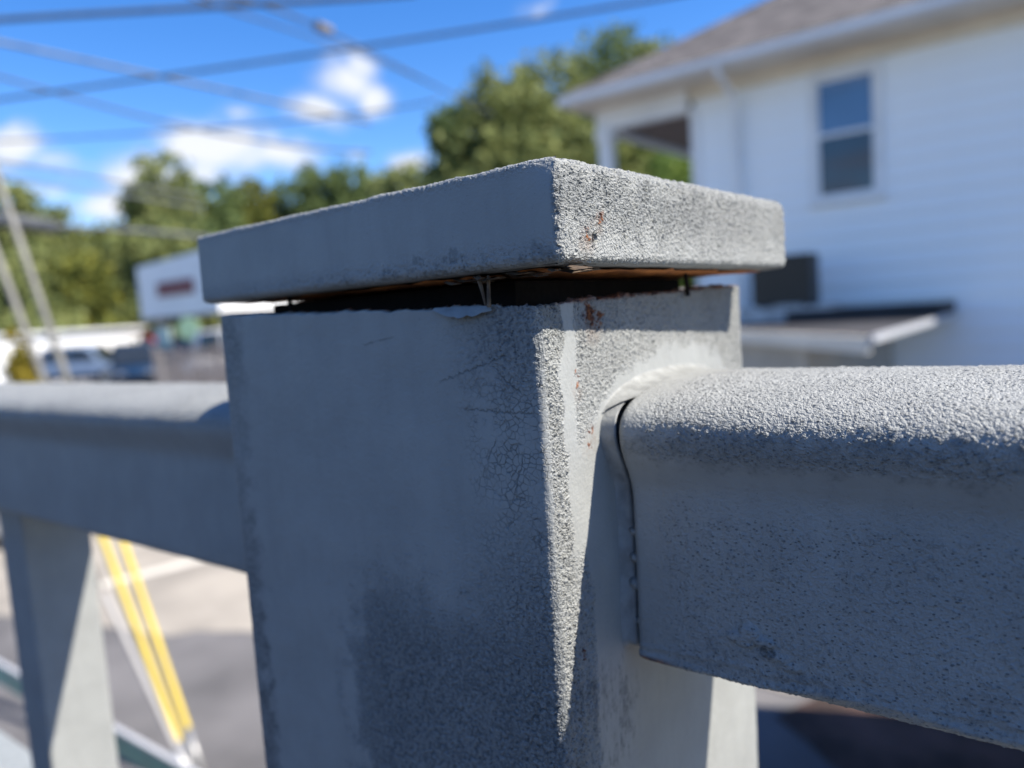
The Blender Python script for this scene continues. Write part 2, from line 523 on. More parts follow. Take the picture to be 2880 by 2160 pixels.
    base = t.mix(t.math('MULTIPLY', t.ramp(scuff, 0.60, 0.74), t.ramp(big, 0.45, 0.62, 0.0, 0.30)), base, tuple(c * 1.35 for c in PAINT))
    base = t.mix(t.math('MULTIPLY', t.ramp(scuff, 0.40, 0.30), t.ramp(big, 0.50, 0.36, 0.0, 0.35)), base, DIRT)
    speck = t.ramp(t.noise(co, 1500.0, 1.0, 0.5)[0], 0.72, 0.78)
    base = t.mix(t.math('MULTIPLY', speck, 0.35), base, DIRT)
    col = t.mix(dirtm, base, DIRT)
    if kind == 'cap':
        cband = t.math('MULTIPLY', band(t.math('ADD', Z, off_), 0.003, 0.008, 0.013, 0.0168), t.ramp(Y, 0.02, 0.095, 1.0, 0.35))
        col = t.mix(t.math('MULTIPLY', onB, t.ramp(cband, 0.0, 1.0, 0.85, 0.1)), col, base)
    if darkm is not None:
        dk = t.math('MULTIPLY', darkm, t.ramp(t.math('ADD', coarse, t.math('MULTIPLY', med, 0.6)), 0.62, 0.92, 1.0, 0.35))
        col = t.mix(dk, col, (0.075, 0.085, 0.092))
    if kind == 'cap':
        col = t.mix(hole, col, (0.02, 0.021, 0.026))
        hh = t.math('SUBTRACT', hh, t.math('MULTIPLY', hole, 0.0006))
    if crack is not None:
        col = t.mix(t.math('MULTIPLY', crack, 0.40), col, (0.02, 0.022, 0.025))
        hh = t.math('SUBTRACT', hh, t.math('MULTIPLY', crack, 0.00025))
    if kind == 'shaft':
        stain = t.math('MAXIMUM', spot((0, 0.0180, -0.0040), 0.0036, 0.7), spot((0, 0.0152, -0.0275), 0.0024, 0.8))
        stain = t.math('MAXIMUM', stain, spot((0, 0.0122, -0.0165), 0.0020, 0.8))
        col = t.mix(t.math('MULTIPLY', stain, t.ramp(med, 0.40, 0.62, 0.0, 0.38)), col, (0.16, 0.085, 0.045))
    if kind == 'cap':
        col = t.mix(t.math('MULTIPLY', t.math('MAXIMUM', spot((0, 0.0074, 0.0034), 0.0022, 0.8), spot((0, 0.0117, 0.0064), 0.0020, 0.8)), t.ramp(med, 0.40, 0.62, 0.0, 0.35)), col, (0.16, 0.085, 0.045))
    if rust is not None:
        rc = t.mix(t.ramp(coarse, 0.42, 0.62), (0.050, 0.014, 0.010), (0.22, 0.072, 0.018))
        col = t.mix(rust, col, rc)
    t.put(bs.inputs['Base Color'], col)
    t.put(bs.inputs['Roughness'], t.ramp(rough, 0.0, 1.0, 0.52, 0.75))
    bs.inputs['Specular IOR Level'].default_value = 0.35
    dn = t.new('ShaderNodeDisplacement')
    dn.inputs['Midlevel'].default_value = 0.0
    dn.inputs['Scale'].default_value = 1.0
    t.l.new(hh, dn.inputs['Height'])
    t.l.new(dn.outputs[0], out.inputs['Displacement'])
    return m


MAT_SHAFT = paint_material("weathered_grey_paint_post", 'shaft')
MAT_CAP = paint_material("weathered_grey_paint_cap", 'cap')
MAT_RAIL = paint_material("weathered_grey_paint_rail", 'rail')
MAT_QUIET = paint_material("grey_paint_quiet", 'quiet')
MAT_RUST = simple("rusty_metal", (0.58, 0.22, 0.06), 0.85, 0.3, 120.0, 0.0, 0.3, 0.0006, 500.0, dark=(0.16, 0.06, 0.025))
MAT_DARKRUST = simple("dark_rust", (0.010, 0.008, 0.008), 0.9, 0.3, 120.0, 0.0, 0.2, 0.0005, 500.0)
MAT_OLDPAINT = simple("peeled_paint", (0.11, 0.08, 0.055), 0.8, 0.35, 300.0, 0.0, 0.3, 0.0003, 900.0, dark=(0.05, 0.035, 0.025))
MAT_FLAKE = simple("paint_flake", (0.25, 0.27, 0.275), 0.6, 0.1, 200.0, 0.0, 0.3, 0.0003, 700.0)
MAT_CAULK = simple("painted_caulk", (0.225, 0.232, 0.226), 0.55, 0.12, 300.0, 0.0, 0.4, 0.0004, 700.0)
MAT_FILL = simple("painted_filler", (0.265, 0.272, 0.265), 0.55, 0.12, 300.0, 0.0, 0.4, 0.0004, 700.0)
MAT_WHITE = simple("white_paint", (0.78, 0.79, 0.80), 0.5, 0.04, 2.0)
MAT_SIDING = simple("white_siding", (0.89, 0.92, 0.94), 0.55, 0.006, 1.5)
MAT_SOFFIT = simple("soffit_paint", (0.74, 0.68, 0.58), 0.6, 0.05, 2.0)
MAT_ROOF = simple("asphalt_shingle", (0.15, 0.135, 0.13), 0.9, 0.25, 3.0, bump=0.006, bscale=60.0)
MAT_FLATROOF = simple("black_roof_membrane", (0.032, 0.030, 0.033), 0.8, 0.2, 3.0)
MAT_BEIGE = simple("beige_wall", (0.40, 0.36, 0.30), 0.7, 0.08, 2.0)
MAT_DARKMETAL = simple("dark_grey_metal", (0.036, 0.031, 0.028), 0.5, 0.15, 8.0)
MAT_BLACK = simple("black_rubber", (0.02, 0.02, 0.022), 0.7, 0.15, 8.0)
MAT_CABLE = simple("cable_sheath", (0.06, 0.068, 0.08), 0.7, 0.2, 6.0)
MAT_CABLE2 = simple("grey_cable_sheath", (0.13, 0.14, 0.15), 0.7, 0.2, 6.0)
MAT_GUY = simple("grey_guy_cover", (0.19, 0.185, 0.165), 0.6, 0.1, 6.0)
MAT_YELLOW = simple("yellow_plastic", (0.50, 0.37, 0.02), 0.45, 0.06, 6.0)
MAT_GREEN = simple("green_rail_paint", (0.20, 0.45, 0.365), 0.4, 0.1, 6.0)
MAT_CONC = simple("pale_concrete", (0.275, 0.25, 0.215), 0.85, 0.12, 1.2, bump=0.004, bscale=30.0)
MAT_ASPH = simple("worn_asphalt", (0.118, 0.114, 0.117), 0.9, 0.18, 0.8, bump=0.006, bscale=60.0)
MAT_LINE = simple("road_line_paint", (0.52, 0.49, 0.43), 0.7, 0.08, 3.0)
MAT_MULCH = simple("brown_mulch", (0.085, 0.05, 0.042), 0.95, 0.35, 3.0, bump=0.02, bscale=40.0)
MAT_PIPE = simple("galvanised_steel", (0.38, 0.38, 0.38), 0.45, 0.1, 10.0, metal=0.6)
MAT_DECK = simple("dark_deck_coating", (0.045, 0.047, 0.05), 0.8, 0.2, 5.0)
MAT_DARKSIDING = simple("dark_blocker_siding", (0.05, 0.054, 0.06), 0.7, 0.12, 3.0)
MAT_PALEG = simple("white_guard_plastic", (0.27, 0.265, 0.27), 0.5, 0.05, 6.0)
MAT_PALE = simple("pale_grey_paint", (0.42, 0.43, 0.45), 0.45, 0.05, 6.0)
MAT_TRUNK = simple("bark", (0.10, 0.08, 0.06), 0.9, 0.3, 8.0)
MAT_POLE = simple("weathered_pole_wood", (0.14, 0.105, 0.08), 0.9, 0.25, 5.0)


def glass_mat(name, col, rough=0.05):
    m, t, bs, o = newmat(name)
    co = t.new('ShaderNodeTexCoord').outputs['Object']
    f, _ = t.noise(co, 1.5, 2.0)
    t.put(bs.inputs['Base Color'], t.mix(f, tuple(c * 0.7 for c in col), tuple(c * 1.2 for c in col)))
    bs.inputs['Roughness'].default_value = rough
    bs.inputs['Specular IOR Level'].default_value = 0.8
    return m


MAT_GLASS = glass_mat("window_glass", (0.03, 0.05, 0.075))
MAT_GLASS_SKY = glass_mat("painted_reflection_glass", (0.10, 0.20, 0.36), 0.04)  # upper pane: sky reflection painted in as a lighter blue base colour
MAT_CARGLASS = glass_mat("car_glass", (0.02, 0.025, 0.03))


def leaf_mat(name, dark, light, third):
    m, t, bs, o = newmat(name)
    co = t.new('ShaderNodeTexCoord').outputs['Object']
    f, _ = t.noise(co, 0.9, 3.0)
    f2, _ = t.noise(co, 5.0, 2.0)
    c = t.mix(t.ramp(f, 0.32, 0.68), dark, light)
    c = t.mix(t.ramp(f2, 0.52, 0.72), c, third)
    t.put(bs.inputs['Base Color'], c)
    bs.inputs['Roughness'].default_value = 0.6
    bs.inputs['Specular IOR Level'].default_value = 0.08
    tr = t.new('ShaderNodeBsdfTranslucent')
    t.put(tr.inputs['Color'], c)
    mx = t.new('ShaderNodeMixShader')
    mx.inputs[0].default_value = 0.35
    t.l.new(bs.outputs[0], mx.inputs[1])
    t.l.new(tr.outputs[0], mx.inputs[2])
    t.l.new(mx.outputs[0], o.inputs['Surface'])
    return m


LEAF_DARK = leaf_mat("leaf_dark_green", (0.077, 0.119, 0.048), (0.161, 0.211, 0.077), (0.224, 0.252, 0.091))
LEAF_MID = leaf_mat("leaf_olive_green", (0.119, 0.155, 0.059), (0.245, 0.273, 0.099), (0.336, 0.329, 0.125))
LEAF_YEL = leaf_mat("leaf_yellow_green", (0.075, 0.10, 0.032), (0.20, 0.215, 0.050), (0.40, 0.34, 0.05))
LEAF_GOLD = leaf_mat("leaf_golden", (0.17, 0.155, 0.03), (0.38, 0.30, 0.045), (0.55, 0.42, 0.07))
LEAF_BRIGHT = leaf_mat("leaf_bright_green", (0.112, 0.175, 0.045), (0.239, 0.323, 0.077), (0.308, 0.364, 0.099))

# ================================================================== the ground
GZ = -2.4


def ground_z(x, y):
    return GZ + 0.02 * max(0.0, math.hypot(x, y) - 12.0)


rad = np.concatenate([np.linspace(0.0, 14, 15), np.linspace(18, 80, 16), np.array([120, 200, 400])])
ang = np.linspace(0, 2 * np.pi, 65)[:-1]
P = np.zeros((len(rad), 64, 3))
for i, r_ in enumerate(rad):
    P[i, :, 0] = np.cos(ang) * r_
    P[i, :, 1] = np.sin(ang) * r_
    P[i, :, 2] = GZ + 0.02 * max(0.0, min(r_, 120.0) - 12.0)
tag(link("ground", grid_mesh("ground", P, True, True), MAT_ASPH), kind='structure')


def rough_edge(poly, amp=0.07, step=0.22):
    out = []
    for (a, b) in zip(poly, poly[1:] + poly[:1]):
        n = max(1, int(math.hypot(b[0] - a[0], b[1] - a[1]) / step))
        for k in range(n):
            u = k / n
            j = amp if k else amp * 0.3
            out.append((a[0] + (b[0] - a[0]) * u + random.uniform(-j, j), a[1] + (b[1] - a[1]) * u + random.uniform(-j, j)))
    return out


def sheet(name, poly, z, mat):
    if mat is not MAT_LINE:
        poly = rough_edge(poly)
    me = bpy.data.meshes.new(name)
    me.from_pydata([(x, y, z) for x, y in poly], [], [tuple(range(len(poly)))])
    return tag(link(name, me, mat), kind='structure')


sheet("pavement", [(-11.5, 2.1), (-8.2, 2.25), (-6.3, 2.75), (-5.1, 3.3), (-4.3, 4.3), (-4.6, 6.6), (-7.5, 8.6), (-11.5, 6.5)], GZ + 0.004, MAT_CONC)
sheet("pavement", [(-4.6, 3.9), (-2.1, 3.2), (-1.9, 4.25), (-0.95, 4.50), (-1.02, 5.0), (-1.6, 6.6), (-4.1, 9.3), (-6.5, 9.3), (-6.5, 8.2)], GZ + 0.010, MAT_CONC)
sheet("road_marking", [(-7.80, 3.17), (-7.62, 3.12), (-7.38, 4.25), (-7.60, 4.28)], GZ + 0.008, MAT_LINE)
sheet("planting_bed", [(-1.35, 4.05), (-0.70, 3.62), (0.2, 3.2), (0.6, 5.2), (-0.70, 4.9), (-1.2, 4.40)], GZ + 0.006, MAT_MULCH)

# the low concrete landing that carries the railing
MB().box(-3.2, 1.6, -1.6, 0.10, GZ - 0.05, -0.36).build("landing_slab", MAT_DECK)
tag(bpy.data.objects["landing_slab"], kind='structure')

# unseen board fence, added out of view to shade the ground under the rail
sf = thing("shade_fence", "unseen tall brown board fence added to shade the ground", "fence", (0.25, 3.4, GZ))
bd = None
for i in range(18):
    if bd is None:
        bd = MB().box(-0.011, 0.011, -0.0739, 0.0739, 0.03, 2.2).build("plank", MAT_POLE, sf)
        o = bd
    else:
        o = link("plank", bd.data, None, sf)
    o.location = (0.003 * (i % 2), -1.2 + 0.148 * i, random.uniform(-.02, .02))
for y in (-1.15, 0.05, 1.25):
    MB().box(0.0115, 0.10, y - 0.045, y + 0.045, 0, 2.15).build("post", MAT_POLE, sf)

# unseen clapboard wall, added behind the camera to keep sky light off the post
own = thing("sky_blocker_wall", "unseen low dark clapboard wall added behind the viewer to block sky light", "wall", (-0.8, -1.66, GZ))
MB().box(-3.6, 3.6, -0.15, 0.0, 0.0, 2.6).build("core", MAT_DARKSIDING, own)
ob = None
for i in range(16):
    if ob is None:
        ob = MB().raw([(-3.6, 0.002, 0.0), (3.6, 0.002, 0.0), (3.6, 0.024, 0.0), (-3.6, 0.024, 0.0), (-3.6, 0.002, 0.16), (3.6, 0.002, 0.16), (3.6, 0.008, 0.16), (-3.6, 0.008, 0.16)],
                      [(0, 3, 2, 1), (4, 5, 6, 7), (0, 1, 5, 4), (1, 2, 6, 5), (2, 3, 7, 6), (3, 0, 4, 7)]).build("plank", MAT_DARKSIDING, own)
        o = ob
    else:
        o = link("plank", ob.data, None, own)
    o.location = (0, 0, 0.02 + 0.1601 * i)

# ================================================================== the railing
railing = thing("porch_railing", "grey painted railing with flaking square post and thick rounded handrails on the landing", "railing", (-0.05, 0.05, -0.36))
RL = Vector(railing.location)


def rpart(name, me, mat):
    o = link(name, me, mat, railing)
    o.location = -RL          # mesh coordinates stay in metres from the post's top front corner
    return o


# ---- post shaft: rounded square tube, open at the top
def rounded_loop(hx, hy, cx, cy, r, segs):
    """closed loop, counter-clockwise from the (-x,-y) corner: bottom, right, top, left sides with segs=(nb, nr, nt, nl), corner points nc"""
    nb, nr, nt, nl, nc = segs
    pts = []

    def side(p, q, n):
        for k in range(n):
            u = k / n
            pts.append((p[0] + (q[0] - p[0]) * u, p[1] + (q[1] - p[1]) * u))

    def arc(c, a0, n):
        for k in range(n):
            a = a0 + (math.pi / 2) * k / n
            pts.append((c[0] + r * math.cos(a), c[1] + r * math.sin(a)))
    x0, x1, y0, y1 = cx - hx, cx + hx, cy - hy, cy + hy
    side((x0 + r, y0), (x1 - r, y0), nb)
    arc((x1 - r, y0 + r), -math.pi / 2, nc)
    side((x1, y0 + r), (x1, y1 - r), nr)
    arc((x1 - r, y1 - r), 0, nc)
    side((x1 - r, y1), (x0 + r, y1), nt)
    arc((x0 + r, y1 - r), math.pi / 2, nc)
    side((x0, y1 - r), (x0, y0 + r), nl)
    arc((x0 + r, y0 + r), math.pi, nc)
    return np.array(pts)


W = 0.1
loop = rounded_loop(W / 2, W / 2, -W / 2, W / 2, 0.0016, (310, 310, 24, 24, 8))
nu = len(loop)
ztop = 0.0000 - 0.033 * loop[:, 0] + 0.024 * loop[:, 1] - 0.57 * loop[:, 0] * loop[:, 1] * -0.0
jagr = np.interp(np.arange(nu), np.linspace(0, nu, 140), rng.normal(0, 1, 140))
jagr2 = np.interp(np.arange(nu), np.linspace(0, nu, 30), rng.normal(0, 1, 30))
ztop = ztop + jagr * 0.00022 + jagr2 * 0.00018
drops = np.concatenate([[0.0], np.arange(1, 420) * 0.00031, np.linspace(0.135, 0.355, 24)])
rows = []
inner = rounded_loop(W / 2 - 0.0045, W / 2 - 0.0045, -W / 2, W / 2, 0.0012, (310, 310, 24, 24, 8))
mid = rounded_loop(W / 2 - 0.0022, W / 2 - 0.0022, -W / 2, W / 2, 0.0014, (310, 310, 24, 24, 8))
for lp, dz in ((inner, 0.05), (inner, 0.012), (inner, 0.0006), (mid, -0.0002)):
    rows.append(np.column_stack([lp, ztop - dz]))
for dz in drops:
    z = ztop * max(0.0, 1 - dz / 0.30) - dz
    rows.append(np.column_stack([loop, np.maximum(z, -0.36)]))
post = rpart("post", grid_mesh("post", np.array(rows)[::-1].copy(), True, True), MAT_SHAFT)
post['label'] = "weathered square post with sunlit narrow face and dark crackled patch"

# plug inside the tube under the cap
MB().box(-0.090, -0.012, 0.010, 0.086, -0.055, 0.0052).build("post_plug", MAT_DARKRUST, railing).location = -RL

# torn paint flake curling off the rim of the wide face
fl = MB()
u_ = np.linspace(0, 1, 15)
top_, bot_ = [], []
for k, u in enumerate(u_):
    x = -0.0245 + 0.0145 * u
    zt = 0.0007 - 0.033 * x * 0.9 - 0.0004
    depth = 0.0019 * math.sin(math.pi * min(1, u * 0.8 + 0.08)) ** 0.8 * (0.85 + 0.3 * random.random())
    lift = 0.0004 + 0.0012 * math.sin(math.pi * u)
    top_.append((x, -0.0003, zt))
    bot_.append((x + 0.0003 * random.random(), -0.0003 - lift, zt - depth))
midp = [((a[0] + b[0]) / 2, (a[1] + b[1]) / 2 - 0.0002, (a[2] + b[2]) / 2) for a, b in zip(top_, bot_)]
n_ = len(u_)
fl.raw(top_ + midp + bot_, [(k, k + 1, n_ + k + 1, n_ + k) for k in range(n_ - 1)] + [(n_ + k, n_ + k + 1, 2 * n_ + k + 1, 2 * n_ + k) for k in range(n_ - 1)])
fo = fl.build("paint_flake", MAT_FLAKE, railing, smooth=True)
fo.location = -RL
fo['label'] = "curled flake of paint lifting off the post's top edge"


# ---- handrail profile (y, z), counter-clockwise seen from +x
def bez(pts, n):
    pts = np.array(pts, float)
    seg = np.r_[0, np.cumsum(np.linalg.norm(np.diff(pts, axis=0), axis=1))]
    # Catmull-Rom resample
    out = []
    for s_ in np.linspace(0, seg[-1], n):
        i = min(np.searchsorted(seg, s_, side='right') - 1, len(pts) - 2)
        u = (s_ - seg[i]) / (seg[i + 1] - seg[i])
        p0, p1, p2, p3 = pts[max(i - 1, 0)], pts[i], pts[i + 1], pts[min(i + 2, len(pts) - 1)]
        out.append(0.5 * ((2 * p1) + (-p0 + p2) * u + (2 * p0 - 5 * p1 + 4 * p2 - p3) * u * u + (-p0 + 3 * p1 - 3 * p2 + p3) * u ** 3))
    return np.array(out)


half = [(0.0535, -0.0785), (0.0400, -0.0785), (0.0318, -0.0785), (0.0300, -0.0778), (0.0294, -0.0762), (0.0293, -0.0700), (0.0294, -0.0560), (0.0295, -0.0460),
        (0.0294, -0.0400), (0.0283, -0.0362), (0.0267, -0.0325), (0.0258, -0.0300), (0.0255, -0.0278), (0.0260, -0.0252), (0.0276, -0.0231),
        (0.0305, -0.0214), (0.0345, -0.0202), (0.0400, -0.0192), (0.0465, -0.0184), (0.0535, -0.0182)]

YC = 0.0503
half = [(min(y - 0.007 + (0.0038 if abs(y - 0.0535) < 1e-6 else 0.0), YC) if y < 0.05 else YC, -0.001 + (z + 0.001) * 0.946) for y, z in half]


def handrail_mesh(name, xs, n_front, n_back, dz=0.0, end_round=None):
    fr = bez(half, n_front)
    bk = bez([(2 * YC - y, z) for y, z in half][::-1], n_back)[1:-1]
    prof = np.concatenate([fr, bk])
    cy_, cz_ = YC, -0.047
    P = np.zeros((len(xs), len(prof), 3))
    for i, x in enumerate(xs):
        k = 0.0
        if end_round is not None:
            e0, r_, sgn = end_round
            dd = (x - e0) * sgn
            if dd < r_:
                k = r_ - math.sqrt(max(0.0, r_ * r_ - (r_ - dd) ** 2))
        dy = prof[:, 0] - cy_
        dzv = prof[:, 1] - cz_
        ln = np.hypot(dy, dzv)
        P[i, :, 0] = x
        P[i, :, 1] = cy_ + dy * (1 - k / ln)
        P[i, :, 2] = cz_ + dzv * (1 - k / ln) + dz
    if end_round is not None and end_round[2] > 0:
        ns = np.interp(np.asarray(xs), np.linspace(0, 1.4, 420), rng.normal(0, 1, 420))
        ns2 = np.interp(np.asarray(xs), np.linspace(0, 1.4, 110), rng.normal(0, 1, 110))
        Z_, X_ = P[:, :, 2], P[:, :, 0]
        frontm = P[:, :, 1] < 0.027
        zc = (-0.0725 + 0.0005 * ns2)[:, None]
        lip = np.exp(-((Z_ - zc) / 0.0009) ** 2) * (0.00060 + 0.00018 * ns[:, None]) + np.exp(-((Z_ + 0.0703 + 0.0006 * ns[:, None]) / 0.0005) ** 2) * 0.00022
        P[:, :, 1] -= np.where(frontm, lip, 0)
        hump = np.zeros_like(Z_)
        for (bx_, bz_, rx_, rz_2, hh_) in ((0.0225, -0.0682, 0.0020, 0.0009, 1.0), (0.0250, -0.0668, 0.0018, 0.0014, 1.0), (0.0278, -0.0682, 0.0022, 0.0008, 0.9),
                                           (0.0240, -0.0690, 0.0020, 0.0008, 0.8), (0.0305, -0.0708, 0.0022, 0.0007, 0.7), (0.0330, -0.0722, 0.0024, 0.0006, 0.6)):
            bx_, bz_ = 0.0042 + bx_ * 0.946, -0.001 + (bz_ + 0.001) * 0.946
            q_ = ((X_ - bx_) / rx_) ** 2 + ((Z_ - bz_) / rz_2) ** 2
            hump = np.maximum(hump, np.clip(1.25 - q_, 0, 0.55) * hh_)
        P[:, :, 1] -= np.where(frontm, hump * 0.0015, 0)
    me_p = P
    return grid_mesh(name, me_p, True, True)


xs = np.concatenate([0.0042 + np.array([0, .0001, .0003, .0006]), np.arange(0.0051, 0.097, 0.00031), np.linspace(0.0975, 1.35, 40)])
hr = rpart("handrail", handrail_mesh("handrail_near", xs, 300, 40, 0.0, (0.0041, 0.0016, 1)), MAT_RAIL)
hr['label'] = "handrail running out of the sunlit face, sandy top and pitted shaded side"
xs = np.concatenate([-0.1032 - np.array([0, .0002, .0005, .001]), -np.arange(0.1055, 0.46, 0.0012), -np.linspace(0.47, 3.0, 60)])
hl = rpart("handrail", handrail_mesh("handrail_far", xs[::-1], 110, 30, -0.0036, (-0.1030, 0.0016, -1)), MAT_QUIET)
hl['label'] = "handrail running away behind the wide face of the post"

# fillet of old caulk and paint filling the joint over the handrail's top
arc_ = bez(half[13:], 60)[4:]
arc_ = np.concatenate([arc_, np.column_stack([2 * YC - arc_[::-1, 0], arc_[::-1, 1]])[1:-14]])
tg_ = np.gradient(arc_, axis=0)
tg_ /= np.linalg.norm(tg_, axis=1, keepdims=True)
nr_ = np.column_stack([-tg_[:, 1], tg_[:, 0]])
if nr_[len(nr_) // 2, 1] < 0:
    nr_ = -nr_
lump = np.interp(np.arange(len(arc_)), np.linspace(0, len(arc_), 14), rng.normal(0, 1, 14))
rows = []
for t_ in np.linspace(0, 1, 12):
    x_ = -0.0002 + 0.0072 * t_ ** 2.0
    o_ = (0.0021 * (1 - t_) ** 2.0 + 0.00012) * (1 + 0.07 * lump) - 0.0004 * t_
    grow = np.clip(np.arange(len(arc_)) / 30.0, 0.03, 1.0)
    pp = arc_ + nr_ * (o_ * grow)[:, None]
    rows.append(np.column_stack([x_ * np.clip(np.arange(len(arc_)) / 16.0, 0.08, 1.0), pp]))
rpart("caulk_fillet", grid_mesh("caulk_fillet", np.array(rows)[::-1].copy(), False, True), MAT_CAULK)
# painted filler packed between the post and the rail's end, set back a little
fpf = np.concatenate([bez(half, 120), bez([(2 * YC - y, z) for y, z in half][::-1], 30)[1:-1]])
rows = []
for x_, ins in ((-0.0003, 0.0010), (0.0004, 0.0017), (0.0012, 0.0021), (0.0022, 0.0022), (0.0028, 0.0024), (0.0031, 0.0030), (0.0032, 0.0060)):
    dy_, dz_ = fpf[:, 0] - YC, fpf[:, 1] + 0.047
    ln_ = np.hypot(dy_, dz_)
    wob = np.interp(np.arange(len(fpf)), np.linspace(0, len(fpf), 40), rng.normal(0, 1, 40)) * 0.00018
    low_ = np.clip((-0.020 - fpf[:, 1]) / 0.016, 0, 1)
    k_ = (0.0006 + (ins - 0.0006) * low_ ** 1.5 + wob * low_) / ln_
    rows.append(np.column_stack([np.full(len(fpf), x_), YC + dy_ * (1 - k_), -0.047 + dz_ * (1 - k_)]))
rpart("joint_filler", grid_mesh("joint_filler", np.array(rows), True, True), MAT_FILL)
gp = MB()
for z, r_ in ((-0.0475, 0.0007), (-0.0530, 0.0009), (-0.0585, 0.0013), (-0.0665, 0.0006)):
    gp.tube([(0.0026, 0.0252, z + 0.0002), (0.0036, 0.0243, z), (0.0050, 0.0243, z - 0.0003)], r_, 8)
pbo = gp.build("paint_bridge", MAT_FILL, railing, smooth=True)
pbo.location = -RL
pbo['kind'] = 'stuff'

# balusters under the far handrail, bottom rail
bal = None
for i, xb in enumerate((-0.3725, -0.86, -1.34, -1.82)):
    lp = rounded_loop(0.0138, 0.0162, xb + 0.0138, 0.0505, 0.0012, (30, 34, 10, 10, 4))
    zs = np.linspace(-0.278, -0.077, 150 if i == 0 else 6)
    rows = np.array([np.column_stack([lp, np.full(len(lp), z)]) for z in zs])
    b = rpart("baluster", grid_mesh("baluster", rows, True, True), MAT_QUIET)
MB().box(-3.0, -0.1005, 0.0223, 0.0783, -0.330, -0.279).build("bottom_rail", MAT_FLAKE, railing, bevel=0.002).location = -RL
MB().box(0.0005, 1.30, 0.0223, 0.0783, -0.330, -0.279).build("bottom_rail", MAT_FLAKE, railing, bevel=0.002).location = -RL

# ================================================================== the loose post cap
CAPL, CAPD, CAPT = 0.1168, 0.1015, 0.0175
cap = thing("post_cap", "loose grey square cap lifted off the post, its sunlit edge coarse and sandy", "post cap", (0.0095, -0.0054, 0.0067), R(-2.70))
cap.rotation_euler = (R(-0.48), 0, R(-2.70))
segs_ = (360, 320, 40, 60, 10)
lp0 = rounded_loop(CAPL / 2, CAPD / 2, -CAPL / 2, CAPD / 2, 0.0016, segs_)
nxt, prv = np.roll(lp0, -1, 0), np.roll(lp0, 1, 0)
tg = nxt - prv
tg /= np.linalg.norm(tg, axis=1, keepdims=True)
inn = np.column_stack([-tg[:, 1], tg[:, 0]])
# edge radius: crisp along the shaded side, rounder along the sunlit one
wA = np.clip((lp0[:, 1] - 0.0004) / 0.004, 0, 1)
RTV = 0.0010 + 0.0014 * wA
RTV = np.where(lp0[:, 0] < -CAPL + 0.001, 0.0014, RTV)
# the near corner is worn rounder towards the top
cdist = np.hypot(lp0[:, 0] - 0.0, lp0[:, 1] - 0.0)
wear = np.exp(-(cdist / 0.0045) ** 2)
wav = np.interp(np.arange(len(lp0)), np.linspace(0, len(lp0), 60), rng.normal(0, 1, 60)) * 0.00006
rows = []
for d_, z in ((0.0130, 0.0), (0.0060, 0.0), (0.0022, 0.0), (0.0011, 0.0002), (0.0004, 0.0006), (0.0001, 0.0011)):
    rows.append(np.column_stack([lp0 + inn * d_, np.full(len(lp0), z)]))
for u in np.linspace(0, 1, 50):
    z = 0.0015 + (CAPT + wav - RTV - 0.0015) * u
    pull = wear * 0.0012 * max(0.0, (u - 0.62) / 0.38) ** 2
    rows.append(np.column_stack([lp0 + inn * pull[:, None], z]))
for a_ in np.linspace(0, math.pi / 2, 14)[1:]:
    dv_ = RTV * (1 - math.cos(a_)) + wear * 0.0012
    rows.append(np.column_stack([lp0 + inn * dv_[:, None], CAPT + wav - RTV + RTV * math.sin(a_)]))
cen = np.array([-CAPL / 2, CAPD / 2])
edge_in = lp0 + inn * (RTV + wear * 0.0012)[:, None]
for u in list(np.linspace(0.01, 0.12, 12)) + [0.2, 0.4, 0.6, 0.8, 0.97]:
    rows.append(np.column_stack([edge_in * (1 - u) + cen * u, CAPT + wav * (1 - u) + 0.0003 * min(1, u * 5)]))
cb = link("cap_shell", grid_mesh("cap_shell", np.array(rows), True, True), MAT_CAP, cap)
# rusty underside, a little proud of the painted rim
und = MB()
nx, ny = 26, 22
vs, fs = [], []
for j in range(ny + 1):
    for i in range(nx + 1):
        x = -CAPL + 0.006 + (CAPL - 0.0110) * i / nx
        y = 0.0050 + (CAPD - 0.011) * j / ny
        e_ = min(i, nx - i, j, ny - j)
        vs.append((x + (random.uniform(-.001, .001) if e_ == 0 else 0), y + (random.uniform(-.0012, .0012) if e_ == 0 else 0), -0.0004 + random.uniform(-.00025, .00025)))
for j in range(ny):
    for i in range(nx):
        a = j * (nx + 1) + i
        fs.append((a, a + nx + 1, a + nx + 2, a + 1))
und.raw(vs, fs)
uo = und.build("underside", MAT_RUST, cap, smooth=True)
uo['label'] = "bare orange rusty underside of the cap"
# ragged strips of peeled paint hanging from the underside edge
pe = MB()
for k in range(26):
    x = random.uniform(-0.034, 0.000)
    y = random.uniform(0.0015, 0.008)
    ln, wd = random.uniform(0.002, 0.008), random.uniform(0.0006, 0.0016)
    a = random.uniform(-0.25, 0.25)
    dx, dy = math.cos(a) * ln, math.sin(a) * ln
    z0 = random.uniform(-0.0003, -0.0011)
    z1 = z0 - random.uniform(0.0, 0.0007)
    pe.raw([(x, y, z0), (x + dx, y + dy, z1), (x + dx, y + dy + wd, z1 - 0.0002), (x, y + wd, z0 + 0.0002), (x + dx / 2, y + dy / 2 - 0.0004, (z0 + z1) / 2 - 0.0005)],
           [(0, 4, 3), (4, 1, 2), (4, 2, 3)])
pe.build("peeling_paint", MAT_OLDPAINT, cap)
st = MB()
st.tube([(-0.0215, 0.0030, -0.0006), (-0.0205, 0.0026, -0.0030), (-0.0200, 0.0028, -0.0060)], 0.0005, 6, r1=0.0002)
